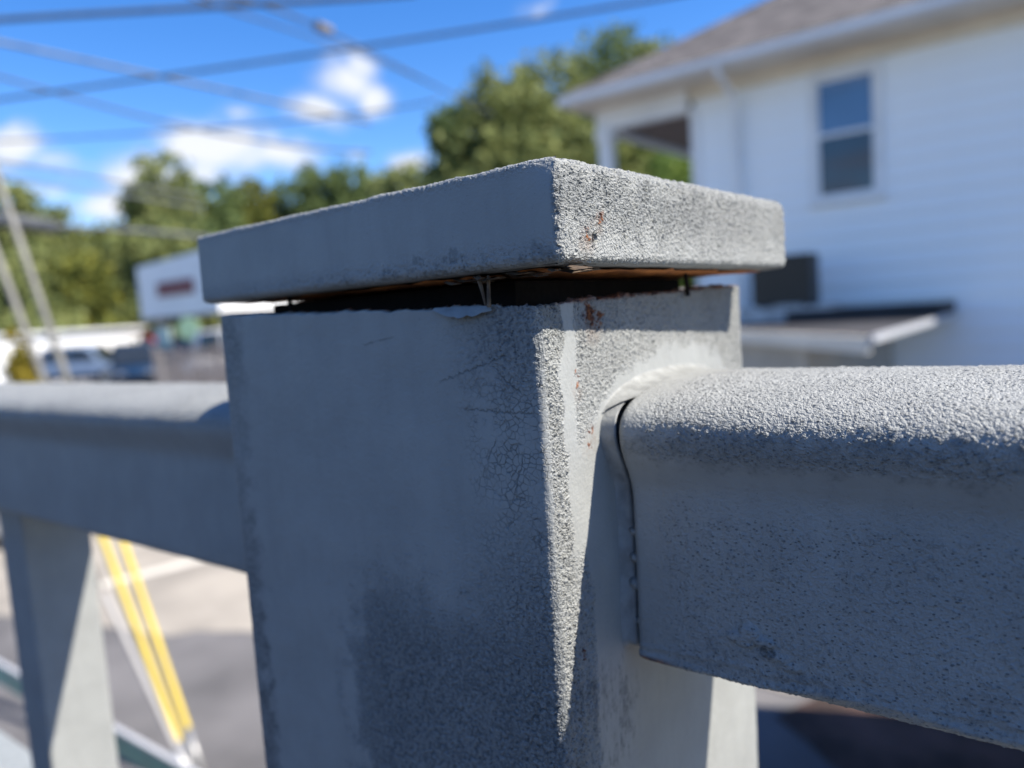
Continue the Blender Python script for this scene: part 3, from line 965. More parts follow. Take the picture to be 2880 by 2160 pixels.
st.tube([(-0.0190, 0.0030, -0.0006), (-0.0190, 0.0028, -0.0030), (-0.0192, 0.0028, -0.0064)], 0.0003, 6, r1=0.0004)
st.build("hanging_strip", MAT_OLDPAINT, cap)
for x, y, z1 in ((-0.0860, 0.006, -0.0034), (-0.012, 0.067, -0.0060)):
    MB().tube([(x, y, -0.0002), (x + 0.0004, y, z1)], 0.0006, 6).build("paint_strand", MAT_DARKRUST, cap)

# ================================================================== the white house
HW = 9.4
house = thing("white_house", "white clapboard house with grey hip roof and corner porch in shade", "house", (1.0, HW, GZ))
HL = Vector(house.location)


def hpart(mb, name, mat, parent=house, **kw):
    o = mb.build(name, mat, parent, **kw)
    if parent is house:
        o.location = -HL
    return o


# wall core
core = MB()
core.box(-3.98, 9.0, HW + 0.05, HW + 8.6, GZ, 2.68)
hpart(core, "wall", MAT_SIDING)
# clapboards on the shaded wall, split round the window
EXP = 0.19
wx0, wx1, wz0, wz1 = -2.545, -1.760, 1.055, 2.525
board_meshes = {}


def board(x0, x1, z0):
    key = (round(x0, 3), round(x1, 3))
    if key not in board_meshes:
        b = MB()
        b.raw([(x0, 0.019, 0.0), (x1, 0.019, 0.0), (x1, 0.046, 0.0), (x0, 0.046, 0.0),
               (x0, 0.042, EXP + 0.012), (x1, 0.042, EXP + 0.012), (x1, 0.048, EXP + 0.012), (x0, 0.048, EXP + 0.012)],
              [(0, 3, 2, 1), (4, 5, 6, 7), (0, 1, 5, 4), (1, 2, 6, 5), (2, 3, 7, 6), (3, 0, 4, 7)])
        o = b.build("plank", MAT_SIDING, house)
        board_meshes[key] = o.data
    else:
        o = link("plank", board_meshes[key], None, house)
    o.location = Vector((0, HW, z0)) - HL
    return o


z = GZ + 0.172
while z < 2.34:
    if z + EXP > wz0 and z < wz1:
        board(-3.90, wx0, z)
        board(wx1, 8.9, z)
    else:
        board(-3.90, 8.9, z)
    z += EXP
hpart(MB().box(-4.02, -3.90, HW + 0.012, HW + 0.06, GZ, 2.46), "corner_board", MAT_WHITE)
hpart(MB().box(-4.05, 8.9, HW + 0.005, HW + 0.06, 2.535, 2.686), "frieze", MAT_SOFFIT)
# window
fr = MB()
cw = 0.078
fr.box(wx0 - 0.002, wx0 + cw, HW - 0.012, HW + 0.07, wz0, wz1)
fr.box(wx1 - cw, wx1 + 0.002, HW - 0.012, HW + 0.07, wz0, wz1)
fr.box(wx0 + cw, wx1 - cw, HW - 0.012, HW + 0.07, wz1 - 0.085, wz1)
fr.box(wx0 - 0.02, wx1 + 0.02, HW - 0.035, HW + 0.07, wz0 - 0.05, wz0)
win = hpart(fr, "window", MAT_WHITE)
gx0, gx1 = wx0 + cw, wx1 - cw
zm = 1.785
sash = MB()
for (a, b, yy) in ((wz0 + 0.001, zm + 0.03, HW + 0.0), (zm - 0.03, wz1 - 0.086, HW + 0.025)):
    sash.box(gx0, gx0 + 0.030, yy, yy + 0.022, a, b)
    sash.box(gx1 - 0.030, gx1, yy, yy + 0.022, a, b)
    sash.box(gx0 + 0.030, gx1 - 0.030, yy, yy + 0.022, a, a + 0.065)
    sash.box(gx0 + 0.030, gx1 - 0.030, yy, yy + 0.022, b - 0.045, b)
hpart(sash, "sash", MAT_WHITE, win)
hpart(MB().box(gx0 + 0.030, gx1 - 0.030, HW + 0.008, HW + 0.014, wz0 + 0.066, zm - 0.015), "pane", MAT_GLASS, win)
hpart(MB().box(gx0 + 0.030, gx1 - 0.030, HW + 0.033, HW + 0.039, zm + 0.035, wz1 - 0.131), "pane", MAT_GLASS_SKY, win)

# roof: hip over the main block and over the wing
EZ, PIT = 2.84, 0.58
ex0, ex1, ey0, ey1 = -5.58, 9.6, 8.85, 18.6
k = (ey1 - ey0) / 2
roof = MB()
th = 0.10
A = [(ex0, ey0, EZ), (ex1, ey0, EZ), (ex1, ey1, EZ), (ex0, ey1, EZ), (ex0 + k, ey0 + k, EZ + PIT * k), (ex1 - k, ey0 + k, EZ + PIT * k)]
Bv = [(x, y, z - th) for x, y, z in A]
roof.raw(A + Bv, [(0, 1, 5, 4), (1, 2, 5), (2, 3, 4, 5), (3, 0, 4), (6, 10, 11, 7), (7, 11, 8), (8, 11, 10, 9), (9, 10, 6),
                  (0, 6, 7, 1), (1, 7, 8, 2), (2, 8, 9, 3), (3, 9, 6, 0)])
ro = hpart(roof, "roof", MAT_ROOF)
# shingle courses as raised strips on the visible slope
shc = MB()
ncou = 34
for i in range(ncou):
    a = k * i / ncou
    b = k * (i + 1.12) / ncou
    nrm = Vector((0, -PIT, 1)).normalized()
    lo = nrm * 0.014
    hi = nrm * 0.003
    shc.raw([(ex0 + a + 0.02, ey0 + a + lo.y, EZ + PIT * a + lo.z), (ex1 - a, ey0 + a + lo.y, EZ + PIT * a + lo.z),
             (ex1 - b, ey0 + b + hi.y, EZ + PIT * b + hi.z), (ex0 + b + 0.02, ey0 + b + hi.y, EZ + PIT * b + hi.z),
             (ex0 + a + 0.02, ey0 + a + hi.y, EZ + PIT * a + hi.z), (ex1 - a, ey0 + a + hi.y, EZ + PIT * a + hi.z)],
            [(0, 1, 2, 3), (0, 4, 5, 1)])
so = hpart(shc, "shingle_courses", MAT_ROOF, ro)
so['kind'] = 'stuff'
# eaves: soffit, fascia, gutter
sof = MB()
sof.prism([(ex0 + 0.04, ey0 + 0.04), (9.55, ey0 + 0.04), (9.55, HW + 0.04), (ex0 + 0.04, HW + 0.04)], 2.687, 2.71)
hpart(sof, "soffit", MAT_SOFFIT)
hpart(MB().box(ex0 + 0.005, 9.55, ey0 + 0.012, ey0 + 0.037, 2.685, 2.735), "fascia", MAT_WHITE)
hpart(MB().box(ex0 + 0.012, ex0 + 0.037, ey0 + 0.04, ey1, 2.685, 2.735), "fascia", MAT_WHITE)
gut = MB()
gp_ = [(-0.10, 0.0), (-0.115, 0.03), (-0.105, 0.07), (-0.125, 0.105), (-0.118, 0.107), (-0.098, 0.075), (-0.09, 0.02), (0.0, 0.012), (0.0, 0.0)]
vs = [(x, ey0 + 0.010 + y, 2.70 + z) for x in (ex0 - 0.02, 9.55) for y, z in gp_]
n_ = len(gp_)
gut.raw(vs, [(i, (i + 1) % n_, n_ + (i + 1) % n_, n_ + i) for i in range(n_)] + [tuple(range(n_)), tuple(range(n_, 2 * n_))])
hpart(gut, "gutter", MAT_WHITE)
dsp = MB()
dsp.tube([(-3.395, 8.80, 2.70), (-3.395, 8.82, 2.62), (-3.395, 9.30, 2.44), (-3.395, 9.345, 2.34), (-3.395, 9.345, -2.2)], 0.042, 8)
hpart(dsp, "downspout", MAT_WHITE)
# corner porch
for (x, y) in ((-5.25, HW + 0.02), (-5.25, HW + 4.2)):
    pc = MB()
    pc.box(x - 0.085, x + 0.085, y - 0.085, y + 0.085, GZ, 2.395)
    pc.box(x - 0.115, x + 0.115, y - 0.115, y + 0.115, 2.27, 2.396)
    hpart(pc, "porch_column", MAT_WHITE)
pb = MB()
pb.box(-5.36, -4.03, HW - 0.06, HW + 0.10, 2.40, 2.684)
pb.box(-5.36, -5.20, HW + 0.101, HW + 4.3, 2.40, 2.684)
hpart(pb, "porch_beam", MAT_WHITE)
hpart(MB().box(-5.19, -3.99, HW + 0.102, HW + 4.3, 2.45, 2.49), "porch_ceiling", simple("porch_ceiling_wood", (0.20, 0.15, 0.13), 0.7))
hpart(MB().box(-5.5, -4.03, HW - 0.2, HW + 4.4, -0.35, -0.22), "porch_floor", MAT_BEIGE)

# ================================================================== low extension with dark flat roof
ext = thing("flat_roof_extension", "low beige extension with black flat roof and white trim below the white wall", "extension", (-1.6, 8.0, GZ))
EL = Vector(ext.location)


def epart(mb, name, mat, **kw):
    o = mb.build(name, mat, ext, **kw)
    o.location = -EL
    return o


epart(MB().prism([(-1.70, 6.06), (-1.70, 9.36), (-4.62, 9.36)], GZ, -0.415), "wall", MAT_BEIGE)
epart(MB().prism([(-1.07, 5.30), (-1.07, 9.36), (-4.72, 9.36)], -0.35, -0.31), "roof", MAT_FLATROOF)
epart(MB().prism([(-1.34, 5.80), (-1.34, 9.355), (-4.5, 9.355)], -0.41, -0.355), "soffit", MAT_SOFFIT)
epart(MB().box(-1.068, -1.035, 5.24, 9.35, -0.352, -0.305), "rake_trim", MAT_PALE)
ux, uy = -0.67, 0.742
g2 = MB()
p0 = Vector((-1.06, 5.27, -0.42))
p1 = p0 + Vector((ux, uy, 0)) * 5.3
nrm = Vector((-uy, -abs(ux), 0)) * 0.035
g2.raw([p0, p1, p1 + nrm, p0 + nrm, p0 + Vector((0, 0, .11)), p1 + Vector((0, 0, .11)), p1 + nrm + Vector((0, 0, .11)), p0 + nrm + Vector((0, 0, .11))],
       [(0, 3, 2, 1), (4, 5, 6, 7), (0, 1, 5, 4), (1, 2, 6, 5), (2, 3, 7, 6), (3, 0, 4, 7)])
epart(g2, "gutter", MAT_SOFFIT)
epart(MB().box(-2.55, -1.075, 8.30, 9.365, -0.309, -0.185), "wall_flashing", MAT_FLATROOF)

# air conditioner
ac = thing("air_conditioner", "dark boxy air conditioner on the flat roof against the white wall", "air conditioner", (-2.66, 8.75, -0.30))
ab = MB()
ab.box(-0.35, 0.31, -0.17, 0.17, 0.185, 0.74)
ab.build("casing", MAT_DARKMETAL, ac, bevel=0.012)
gr = MB()
for i in range(14):
    zz_ = 0.225 + 0.036 * i
    gr.box(-0.29, 0.29, -0.184, -0.171, zz_, zz_ + 0.016)
go = gr.build("grille", MAT_DARKMETAL, ac)
for sx in (-0.25, 0.25):
    MB().box(sx - 0.03, sx + 0.03, -0.20, 0.20, 0.161, 0.184).build("leg", MAT_DARKMETAL, ac)
MB().box(-0.46, 0.50, -0.30, 0.30, 0.0, 0.16).build("base_pad", simple("pale_pad", (0.55, 0.53, 0.52), 0.8), ac)

# ================================================================== overhead cables
CABLES = [
    (0.030, MAT_CABLE, "topmost dark bundled cable crossing the upper left sky", [(-8.296, 2.695, 2.984), (-8.032, 3.060, 3.045), (-6.948, 4.047, 3.081), (-5.822, 5.068, 3.126), (-5.197, 5.707, 3.180)]),
    (0.024, MAT_CABLE2, "greyish cable sloping down across the sky from the upper left edge", [(-8.296, 2.688, 2.925), (-8.459, 3.201, 2.979), (-8.254, 3.982, 2.929), (-8.159, 4.677, 2.855), (-7.991, 5.431, 2.805), (-7.672, 6.293, 2.707), (-7.437, 7.089, 2.584)]),
    (0.019, MAT_CABLE, "thin cable sloping down beneath the greyish cable to the white cloud", [(-9.492, 3.047, 2.986), (-9.597, 3.599, 2.993), (-9.657, 4.181, 2.963), (-9.219, 5.114, 2.696), (-9.225, 5.733, 2.634), (-8.624, 6.807, 2.504), (-8.188, 7.762, 2.432)]),
    (0.022, MAT_CABLE, "long cable rising across the whole sky towards the house roof", [(-10.687, 3.384, 2.861), (-9.881, 3.680, 2.839), (-9.116, 3.942, 2.798), (-7.917, 4.538, 2.786), (-6.178, 5.553, 2.849), (-5.608, 5.667, 2.807), (-4.338, 6.323, 2.850), (-3.256, 6.833, 2.863), (-2.478, 7.109, 2.855)]),
    (0.022, MAT_CABLE, "cable falling from the top edge into the big tree, with a clamp", [(-5.476, 3.540, 2.643), (-6.844, 5.107, 3.372), (-7.840, 6.924, 3.810), (-8.918, 8.671, 4.183), (-9.294, 10.899, 4.094), (-9.936, 12.944, 4.176)]),
    (0.016, MAT_CABLE, "thin cable falling just under the clamped cable to the tree", [(-5.534, 3.494, 2.630), (-7.544, 5.227, 3.560), (-8.525, 7.683, 3.964), (-10.043, 9.759, 4.625), (-10.710, 12.419, 4.724)]),
    (0.020, MAT_CABLE, "faint nearly level cable low in the sky above the cloud bank", [(-14.159, 4.574, 3.256), (-12.901, 5.528, 3.229), (-11.068, 6.917, 3.174), (-9.305, 8.272, 3.284), (-8.071, 9.227, 3.410)]),
    (0.026, MAT_CABLE2, "upper of two grey cables above the distant treetops at the left", [(-10.686, 3.322, 2.319), (-11.587, 4.233, 2.480), (-12.270, 5.300, 2.561), (-12.583, 6.635, 2.529), (-12.945, 7.936, 2.508)]),
    (0.026, MAT_CABLE2, "lower of two grey cables above the distant treetops at the left", [(-10.599, 3.369, 2.150), (-11.803, 4.576, 2.328), (-12.169, 6.394, 2.261), (-12.944, 7.914, 2.323)]),
    (0.036, MAT_CABLE2, "lowest thick grey cable in front of the trees, carrying a dark splice", [(-11.881, 3.616, 1.819), (-11.757, 4.205, 1.728), (-11.570, 4.842, 1.636), (-11.043, 5.742, 1.588), (-10.711, 6.485, 1.464), (-10.329, 7.261, 1.291)]),
]
for r_, mt, lab, pts in CABLES:
    q = np.array(pts)
    tt = np.linspace(0, len(q) - 1, 26)
    sm = []
    # least-squares parabola keeps the cable's own sag and takes out kinks
    for ax in range(3):
        deg = 3 if len(q) > 4 else 2
        sm.append(np.polyval(np.polyfit(np.arange(len(q)), q[:, ax], deg), tt))
    o = MB().tube(np.array(sm).T, r_ * (0.85 if r_ >= 0.03 else 0.82), 8).build("cable", mt, None, smooth=True)
    tag(o, lab, "cable", "overhead cables")
sp = thing("splice_case", "dark cylindrical splice case hanging on the lowest thick cable", "splice case", (-11.64, 4.40, 1.67))
MB().tube([(-0.08, -0.46, 0.075), (0.0, 0.0, 0.03), (0.07, 0.42, -0.035)], 0.105, 12).build("sleeve", MAT_CABLE, sp, smooth=True)
MB().tube([(-0.10, -0.56, 0.085), (-0.08, -0.46, 0.075)], 0.05, 10).build("end_seal", MAT_BLACK, sp, smooth=True)
MB().tube([(0.07, 0.42, -0.035), (0.09, 0.52, -0.05)], 0.05, 10).build("end_seal", MAT_BLACK, sp, smooth=True)
clp = MB()
clp.tube([(-7.66, 6.52, 3.745), (-7.80, 6.85, 3.800)], 0.06, 10)
tag(clp.build("cable_clamp", simple("clamp_metal", (0.20, 0.17, 0.13), 0.6), None), "small brownish clamp on the cable falling towards the big tree", "clamp")

# ================================================================== guy wires with guards
def guy(a, b, ground_from, label, mat_guard, r_guard, upper):
    a, b = Vector(a), Vector(b)
    d = (b - a).normalized()
    foot = a - d * ((a.z - GZ) / d.z)
    o = thing("guy_wire", label, "guy wire", foot, 0, "guy wires anchored in the paving")
    L0 = (a - foot).length
    MB().tube([foot - foot + Vector((0, 0, -0.02)), d * L0], 0.022, 8).build("anchor_rod", MAT_PIPE, o, smooth=True)
    g = MB()
    Lg = (b - foot).length
    if upper == 0:
        n_ = Vector((0.45, -0.15, 0.88))
        n_ = (n_ - d * n_.dot(d)).normalized()
        w_ = d.cross(n_).normalized() * r_guard
        n_ = n_ * 0.012
        p_, q_ = d * L0, d * Lg
        g.raw([p_ - w_, p_ - w_ * 0.5 + n_, p_ + w_ * 0.5 + n_, p_ + w_, q_ - w_, q_ - w_ * 0.5 + n_, q_ + w_ * 0.5 + n_, q_ + w_],
              [(0, 4, 5, 1), (1, 5, 6, 2), (2, 6, 7, 3), (3, 7, 4, 0), (0, 1, 2, 3), (7, 6, 5, 4)])
    else:
        g.tube([d * (L0 - 0.01), d * (L0 + 0.01), d * Lg, d * (Lg + 0.02)], r_guard, 12)
    g.build("guard", mat_guard, o, smooth=upper > 0)
    if upper:
        MB().tube([d * (Lg + 0.02), d * (Lg + upper)], 0.025, 10).build("wire_cover", MAT_GUY, o, smooth=True)
    else:
        MB().tube([d * (Lg + 0.02), d * (Lg + 6.0)], 0.008, 8).build("wire", MAT_PIPE, o, smooth=True)
    return o


guy((-3.965, 1.976, -2.200), (-4.699, 2.081, -1.237), None, "guy wire with yellow guard, farther one with the visible grey foot rod", MAT_YELLOW, 0.020, 7.5)
guy((-3.884, 1.878, -2.20), (-4.749, 1.988, -1.203), None, "guy wire with yellow guard beside the white guard", MAT_YELLOW, 0.020, 7.5)
guy((-3.840, 1.837, -2.200), (-4.286, 1.761, -1.397), None, "guy wire with white guard leaning lower than the yellow ones", MAT_PALEG, 0.018, 0)

# green rail below
gl = thing("green_rail", "green painted level rail with white top below the railing", "rail", (-3.0, 1.17, GZ))
MB().box(-4.6, 3.4, -0.010, 0.010, 0.79, 0.882).build("beam", MAT_GREEN, gl, bevel=0.004)
MB().box(-4.6, 3.4, -0.0115, 0.0115, 0.883, 0.900).build("top_strip", MAT_PALE, gl, bevel=0.004)
for x in (-4.4, 1.6):
    MB().box(x - 0.03, x + 0.03, -0.03, 0.03, 0.0, 0.794).build("post", MAT_GREEN, gl)


# ================================================================== vehicles
def make_car(name, label, paint, loc, rz, L=4.5, Wd=1.82, H=1.65):
    c = thing(name, label, "car", loc, rz, "cars parked in the lot")
    hw = Wd / 2
    # stations along the length: x, sill z, shoulder z, half width
    st_ = [(-L / 2, 0.42, 0.72, hw * 0.78), (-L / 2 + 0.18, 0.30, 0.92, hw * 0.93), (-L / 2 + 0.8, 0.26, 0.98, hw), (-0.4, 0.25, 0.99, hw),
           (0.7, 0.25, 0.97, hw), (L / 2 - 0.75, 0.26, 0.92, hw * 0.98), (L / 2 - 0.2, 0.30, 0.80, hw * 0.9), (L / 2, 0.42, 0.62, hw * 0.74)]
    vs, fs = [], []
    for x, z0, z1, h_ in st_:
        ring = [(-h_ * 0.86, z0), (-h_, z0 + 0.16), (-h_, (z0 + z1) / 2), (-h_ * 0.97, z1 - 0.08), (-h_ * 0.88, z1),
                (h_ * 0.88, z1), (h_ * 0.97, z1 - 0.08), (h_, (z0 + z1) / 2), (h_, z0 + 0.16), (h_ * 0.86, z0)]
        vs += [(x, y, z_) for y, z_ in ring]
    n = 10
    for i in range(len(st_) - 1):
        for k_ in range(n):
            k2 = (k_ + 1) % n
            fs.append((i * n + k_, i * n + k2, (i + 1) * n + k2, (i + 1) * n + k_))
    fs += [tuple(range(n)), tuple(range((len(st_) - 1) * n, len(st_) * n))]
    MB().raw(vs, fs).build("body", paint, c, smooth=True)
    # cabin
    cab = [(-L / 2 + 0.45, 0.965, hw * 0.86), (-L / 2 + 0.75, H - 0.06, hw * 0.70), (-0.2, H, hw * 0.72), (0.55, H - 0.05, hw * 0.70), (1.25, 0.95, hw * 0.86)]
    vs, fs = [], []
    for x, z_, h_ in cab:
        vs += [(x, -h_, z_), (x, h_, z_)]
    for i in range(4):
        fs.append((2 * i, 2 * i + 2, 2 * i + 3, 2 * i + 1))
    fs += [(0, 2, 4, 6, 8), (1, 9, 7, 5, 3), (0, 1, 9, 8)]
    MB().raw(vs, fs).build("cabin", paint, c, smooth=True)

    def lerp(a, b, u):
        return tuple(a[i] + (b[i] - a[i]) * u for i in range(3))
    for s in (-1, 1):
        wn = MB()
        yo = s * 0.012
        quads = [[(-1.42, 1.03, .835), (-1.33, H - 0.15, .735), (-0.38, H - 0.10, .745), (-0.38, 1.03, .845)],
                 [(-0.30, 1.03, .845), (-0.30, H - 0.10, .745), (0.46, H - 0.15, .735), (0.95, 1.03, .835)]]
        for q in quads:
            wn.raw([(x, s * hw * f + yo, z_) for x, z_, f in q], [(0, 1, 2, 3)])
        wn.build("window", MAT_CARGLASS, c)
    w_ = MB()
    w_.raw([(1.22, -hw * .78, 0.99), (1.22, hw * .78, 0.99), (0.64, hw * .62, H - 0.11), (0.64, -hw * .62, H - 0.11)], [(0, 1, 2, 3)])
    wo_ = w_.build("windscreen", MAT_CARGLASS, c)
    wo_.location = (0.012, 0, 0.012)
    w_ = MB()
    w_.raw([(-L / 2 + 0.50, -hw * .76, 1.03), (-L / 2 + 0.50, hw * .76, 1.03), (-L / 2 + 0.72, hw * .62, H - 0.14), (-L / 2 + 0.72, -hw * .62, H - 0.14)], [(0, 1, 2, 3)])
    w_.build("rear_window", MAT_CARGLASS, c).location = (-0.03, 0, 0)
    for sx in (-L / 2 + 0.85, L / 2 - 0.9):
        for s in (-1, 1):
            t_ = MB()
            t_.tube([(sx, s * (hw - 0.20), 0.33), (sx, s * (hw + 0.005), 0.33)], 0.33, 20)
            wh = t_.build("wheel", MAT_BLACK, c)
            MB().tube([(sx, s * (hw + 0.004), 0.33), (sx, s * (hw + 0.02), 0.33)], 0.20, 14).build("rim", MAT_PIPE, wh)
    for s in (-1, 1):
        MB().box(L / 2 - 0.09, L / 2 - 0.02, s * hw * 0.56 - 0.16, s * hw * 0.56 + 0.16, 0.58, 0.70).build("headlight", MAT_PIPE, c)
        MB().box(-L / 2 + 0.03, -L / 2 + 0.10, s * hw * 0.66 - 0.10, s * hw * 0.66 + 0.10, 0.64, 0.84).build("tail_light", simple("tail_lamp_red", (0.35, 0.02, 0.02), 0.3), c)
    return c


def carpaint(name, col, rough=0.28):
    m = simple(name, col, 0.16, 0.03, 2.0, spec=0.7)
    return m


def on_ground(x, y, dz=0.0):
    return (x, y, ground_z(x, y) + dz)


make_car("parked_car", "blue car parked in front of the sunlit white wall", carpaint("blue_car_paint", (0.13, 0.18, 0.27)), on_ground(-35.6, 15.6), R(35), H=1.75)
make_car("parked_car", "dark navy car with a bright glint parked beside the slat fence", carpaint("navy_car_paint", (0.012, 0.03, 0.065)), on_ground(-31.0, 15.4), R(-25), H=1.8)
make_car("parked_car", "red car parked behind the navy car", carpaint("red_car_paint", (0.42, 0.03, 0.03)), on_ground(-38.4, 20.4, 0.3), R(10), H=1.6)
make_car("parked_car", "grey car parked behind the slat fence under the sign box", carpaint("grey_car_paint", (0.22, 0.24, 0.28)), on_ground(-33.0, 19.0, 0.1), R(60), H=1.65)
make_car("parked_car", "white car glimpsed beneath the far handrail beside the yellow guards", carpaint("white_car_paint", (0.72, 0.73, 0.76)), on_ground(-10.35, 5.0), R(62), H=1.5)

make_car("parked_van", "white van showing its roof above the slat fence", carpaint("white_van_paint", (0.70, 0.70, 0.70)), on_ground(-25.6, 16.9, 0.15), R(20), H=2.05)

# ================================================================== shops across the lot
sb = thing("sign_canopy", "white box canopy with reddish sign lettering on columns in front of trees", "canopy", (-30.7, 21.0, ground_z(-30.7, 21)))
SBz = sb.location.z
bx = MB()
bx.box(-3.1, 3.1, -3.6, 4.4, 0.85 - SBz, 3.15 - SBz)
bx.raw([(-3.1, -3.6, 3.151 - SBz), (3.1, -3.6, 3.151 - SBz), (3.1, 4.4, 3.151 - SBz), (-3.1, 4.4, 3.151 - SBz), (3.1, -3.6, 3.42 - SBz), (3.1, 4.4, 3.42 - SBz)],
       [(0, 1, 4), (3, 5, 2), (0, 4, 5, 3), (1, 2, 5, 4), (0, 3, 2, 1)])
bx.build("fascia_box", MAT_WHITE, sb)
for x in (-2.6, 2.6):
    for y in (-3.0, 3.8):
        MB().box(x - 0.18, x + 0.18, y - 0.18, y + 0.18, -0.2, 0.85 - SBz).build("column", MAT_BEIGE, sb)
sg = MB()
x = -1.45
for wd, hh_ in ((0.42, 0.62), (0.40, 0.62), (0.40, 0.62), (0.42, 0.62), (0.44, 0.62), (0.42, 0.62)):
    sg.box(x, x + wd, -3.66, -3.602, 1.72 - SBz, 1.72 + hh_ - SBz)
    x += wd + 0.07
sg.build("sign_lettering", simple("maroon_sign", (0.20, 0.045, 0.06), 0.5), sb)

wl = thing("white_shop", "long low white building bright in the sun behind the parked cars", "building", (-40.0, 16.5, ground_z(-39, 16)))
WLz = wl.location.z
b = MB()
b.box(-3.0, 1.5, -5.5, 3.2, -0.3, 0.50 - WLz)
b.build("wall", MAT_WHITE, wl)
MB().box(-3.2, 1.75, -5.7, 3.4, 0.502 - WLz, 0.62 - WLz).build("roof", MAT_WHITE, wl)
for y in (-4.6, -2.4, -0.2, 2.0):
    f_ = MB()
    f_.box(1.501, 1.53, y - 0.6, y + 0.6, 0.5, 1.35)
    wn = f_.build("window", MAT_GLASS, wl)
    q = MB()
    q.box(1.531, 1.56, y - 0.66, y + 0.66, 1.351, 1.42)
    q.box(1.531, 1.56, y - 0.66, y + 0.66, 0.43, 0.499)
    q.build("frame", MAT_WHITE, wn)
shp = thing("grey_shop", "grey shop front in shade under the white box canopy", "building", (-36.0, 28.0, ground_z(-36, 28)))
MB().box(-5, 9, 0, 6, -0.3, 3.0).build("wall", simple("grey_render", (0.30, 0.31, 0.31), 0.8), shp)
for x in (-3.5, -0.5, 2.5, 5.5):
    MB().box(x - 1.1, x + 1.1, -0.03, -0.001, 0.4, 2.3).build("window", MAT_GLASS, shp)
MB().box(-5.2, 9.2, -0.9, -0.001, 2.4, 2.6).build("awning", simple("pale_green_awning", (0.32, 0.46, 0.36), 0.7), shp)

# slat fence
fn = thing("slat_fence", "grey brown upright slat fence in front of the canopy", "fence", (-27.2, 14.3, ground_z(-27, 14)), math.atan2(1.5, 2.0))
slat_me = None
fmat = simple("weathered_fence_wood", (0.30, 0.265, 0.25), 0.85, 0.25, 1.2)
for i in range(30):
    if slat_me is None:
        o = MB().box(-0.055, 0.055, -0.012, 0.012, 0.06, 1.52).build("slat", fmat, fn)
        slat_me = o.data
    else:
        o = link("slat", slat_me, None, fn)
    o.location = (0.16 * i, 0, random.uniform(-0.05, 0.05) + (0.16 if i % 5 == 0 else 0))
for i in range(3):
    MB().box(2.3 * i - 0.05, 2.3 * i + 0.05, 0.013, 0.11, 0.0, 1.7).build("post", fmat, fn)
rs = thing("round_sign", "round pale green sign on a post under the white box canopy", "sign", (-28.55, 16.55, ground_z(-28.5, 16.5)))
rz_ = 0.27 - rs.location.z
MB().tube([(0, 0, rz_), (0.02, -0.035, rz_)], 0.46, 28).build("disc", simple("pale_green_sign", (0.42, 0.62, 0.38), 0.5), rs)
MB().tube([(0, 0.06, 0), (0, 0.06, rz_ + 0.3)], 0.05, 8).build("post", MAT_PIPE, rs)
ps = thing("panel_sign", "pale mint panel sign standing beside the round green sign", "sign", (-29.9, 16.2, ground_z(-30, 16)))
MB().box(-0.55, 0.55, -0.04, 0.04, 1.5, 2.35).build("panel", simple("mint_sign", (0.48, 0.60, 0.54), 0.5), ps)
for x in (-0.4, 0.4):
    MB().box(x - 0.04, x + 0.04, -0.035, 0.035, 0, 1.499).build("leg", MAT_PIPE, ps)


# ================================================================== trees
def leaves_mesh(name, lobes, n, size, seed, flat=0.0):
    r_ = np.random.default_rng(seed)
    vol = np.array([l[3] * l[4] * l[5] for l in lobes]) ** 0.75
    vol /= vol.sum()
    cl_n = max(12, n // 14)
    which = r_.choice(len(lobes), cl_n, p=vol)
    L = np.array([[*l] for l in lobes])
    dirs = r_.normal(size=(cl_n, 3))
    dirs /= np.linalg.norm(dirs, axis=1, keepdims=True)
    rad_ = r_.uniform(0.45, 1.05, cl_n) ** 0.6
    cc = L[which, :3] + dirs * rad_[:, None] * L[which, 3:6]
    ci = r_.integers(0, cl_n, n)
    spread = L[which][ci, 3:6] * 0.17
    pos = cc[ci] + r_.normal(size=(n, 3)) * spread
    a = r_.normal(size=(n, 3))
    a /= np.linalg.norm(a, axis=1, keepdims=True)
    b_ = r_.normal(size=(n, 3))
    b_ -= a * (a * b_).sum(1, keepdims=True)
    b_ /= np.linalg.norm(b_, axis=1, keepdims=True)
    s_ = size * r_.uniform(0.6, 1.35, (n, 1))
    v = np.stack([pos - a * s_ * 0.7, pos + b_ * s_ * 0.42, pos + a * s_ * 0.7, pos - b_ * s_ * 0.42], 1).reshape(-1, 3)
    return mesh_np(name, v, np.arange(4 * n).reshape(n, 4))


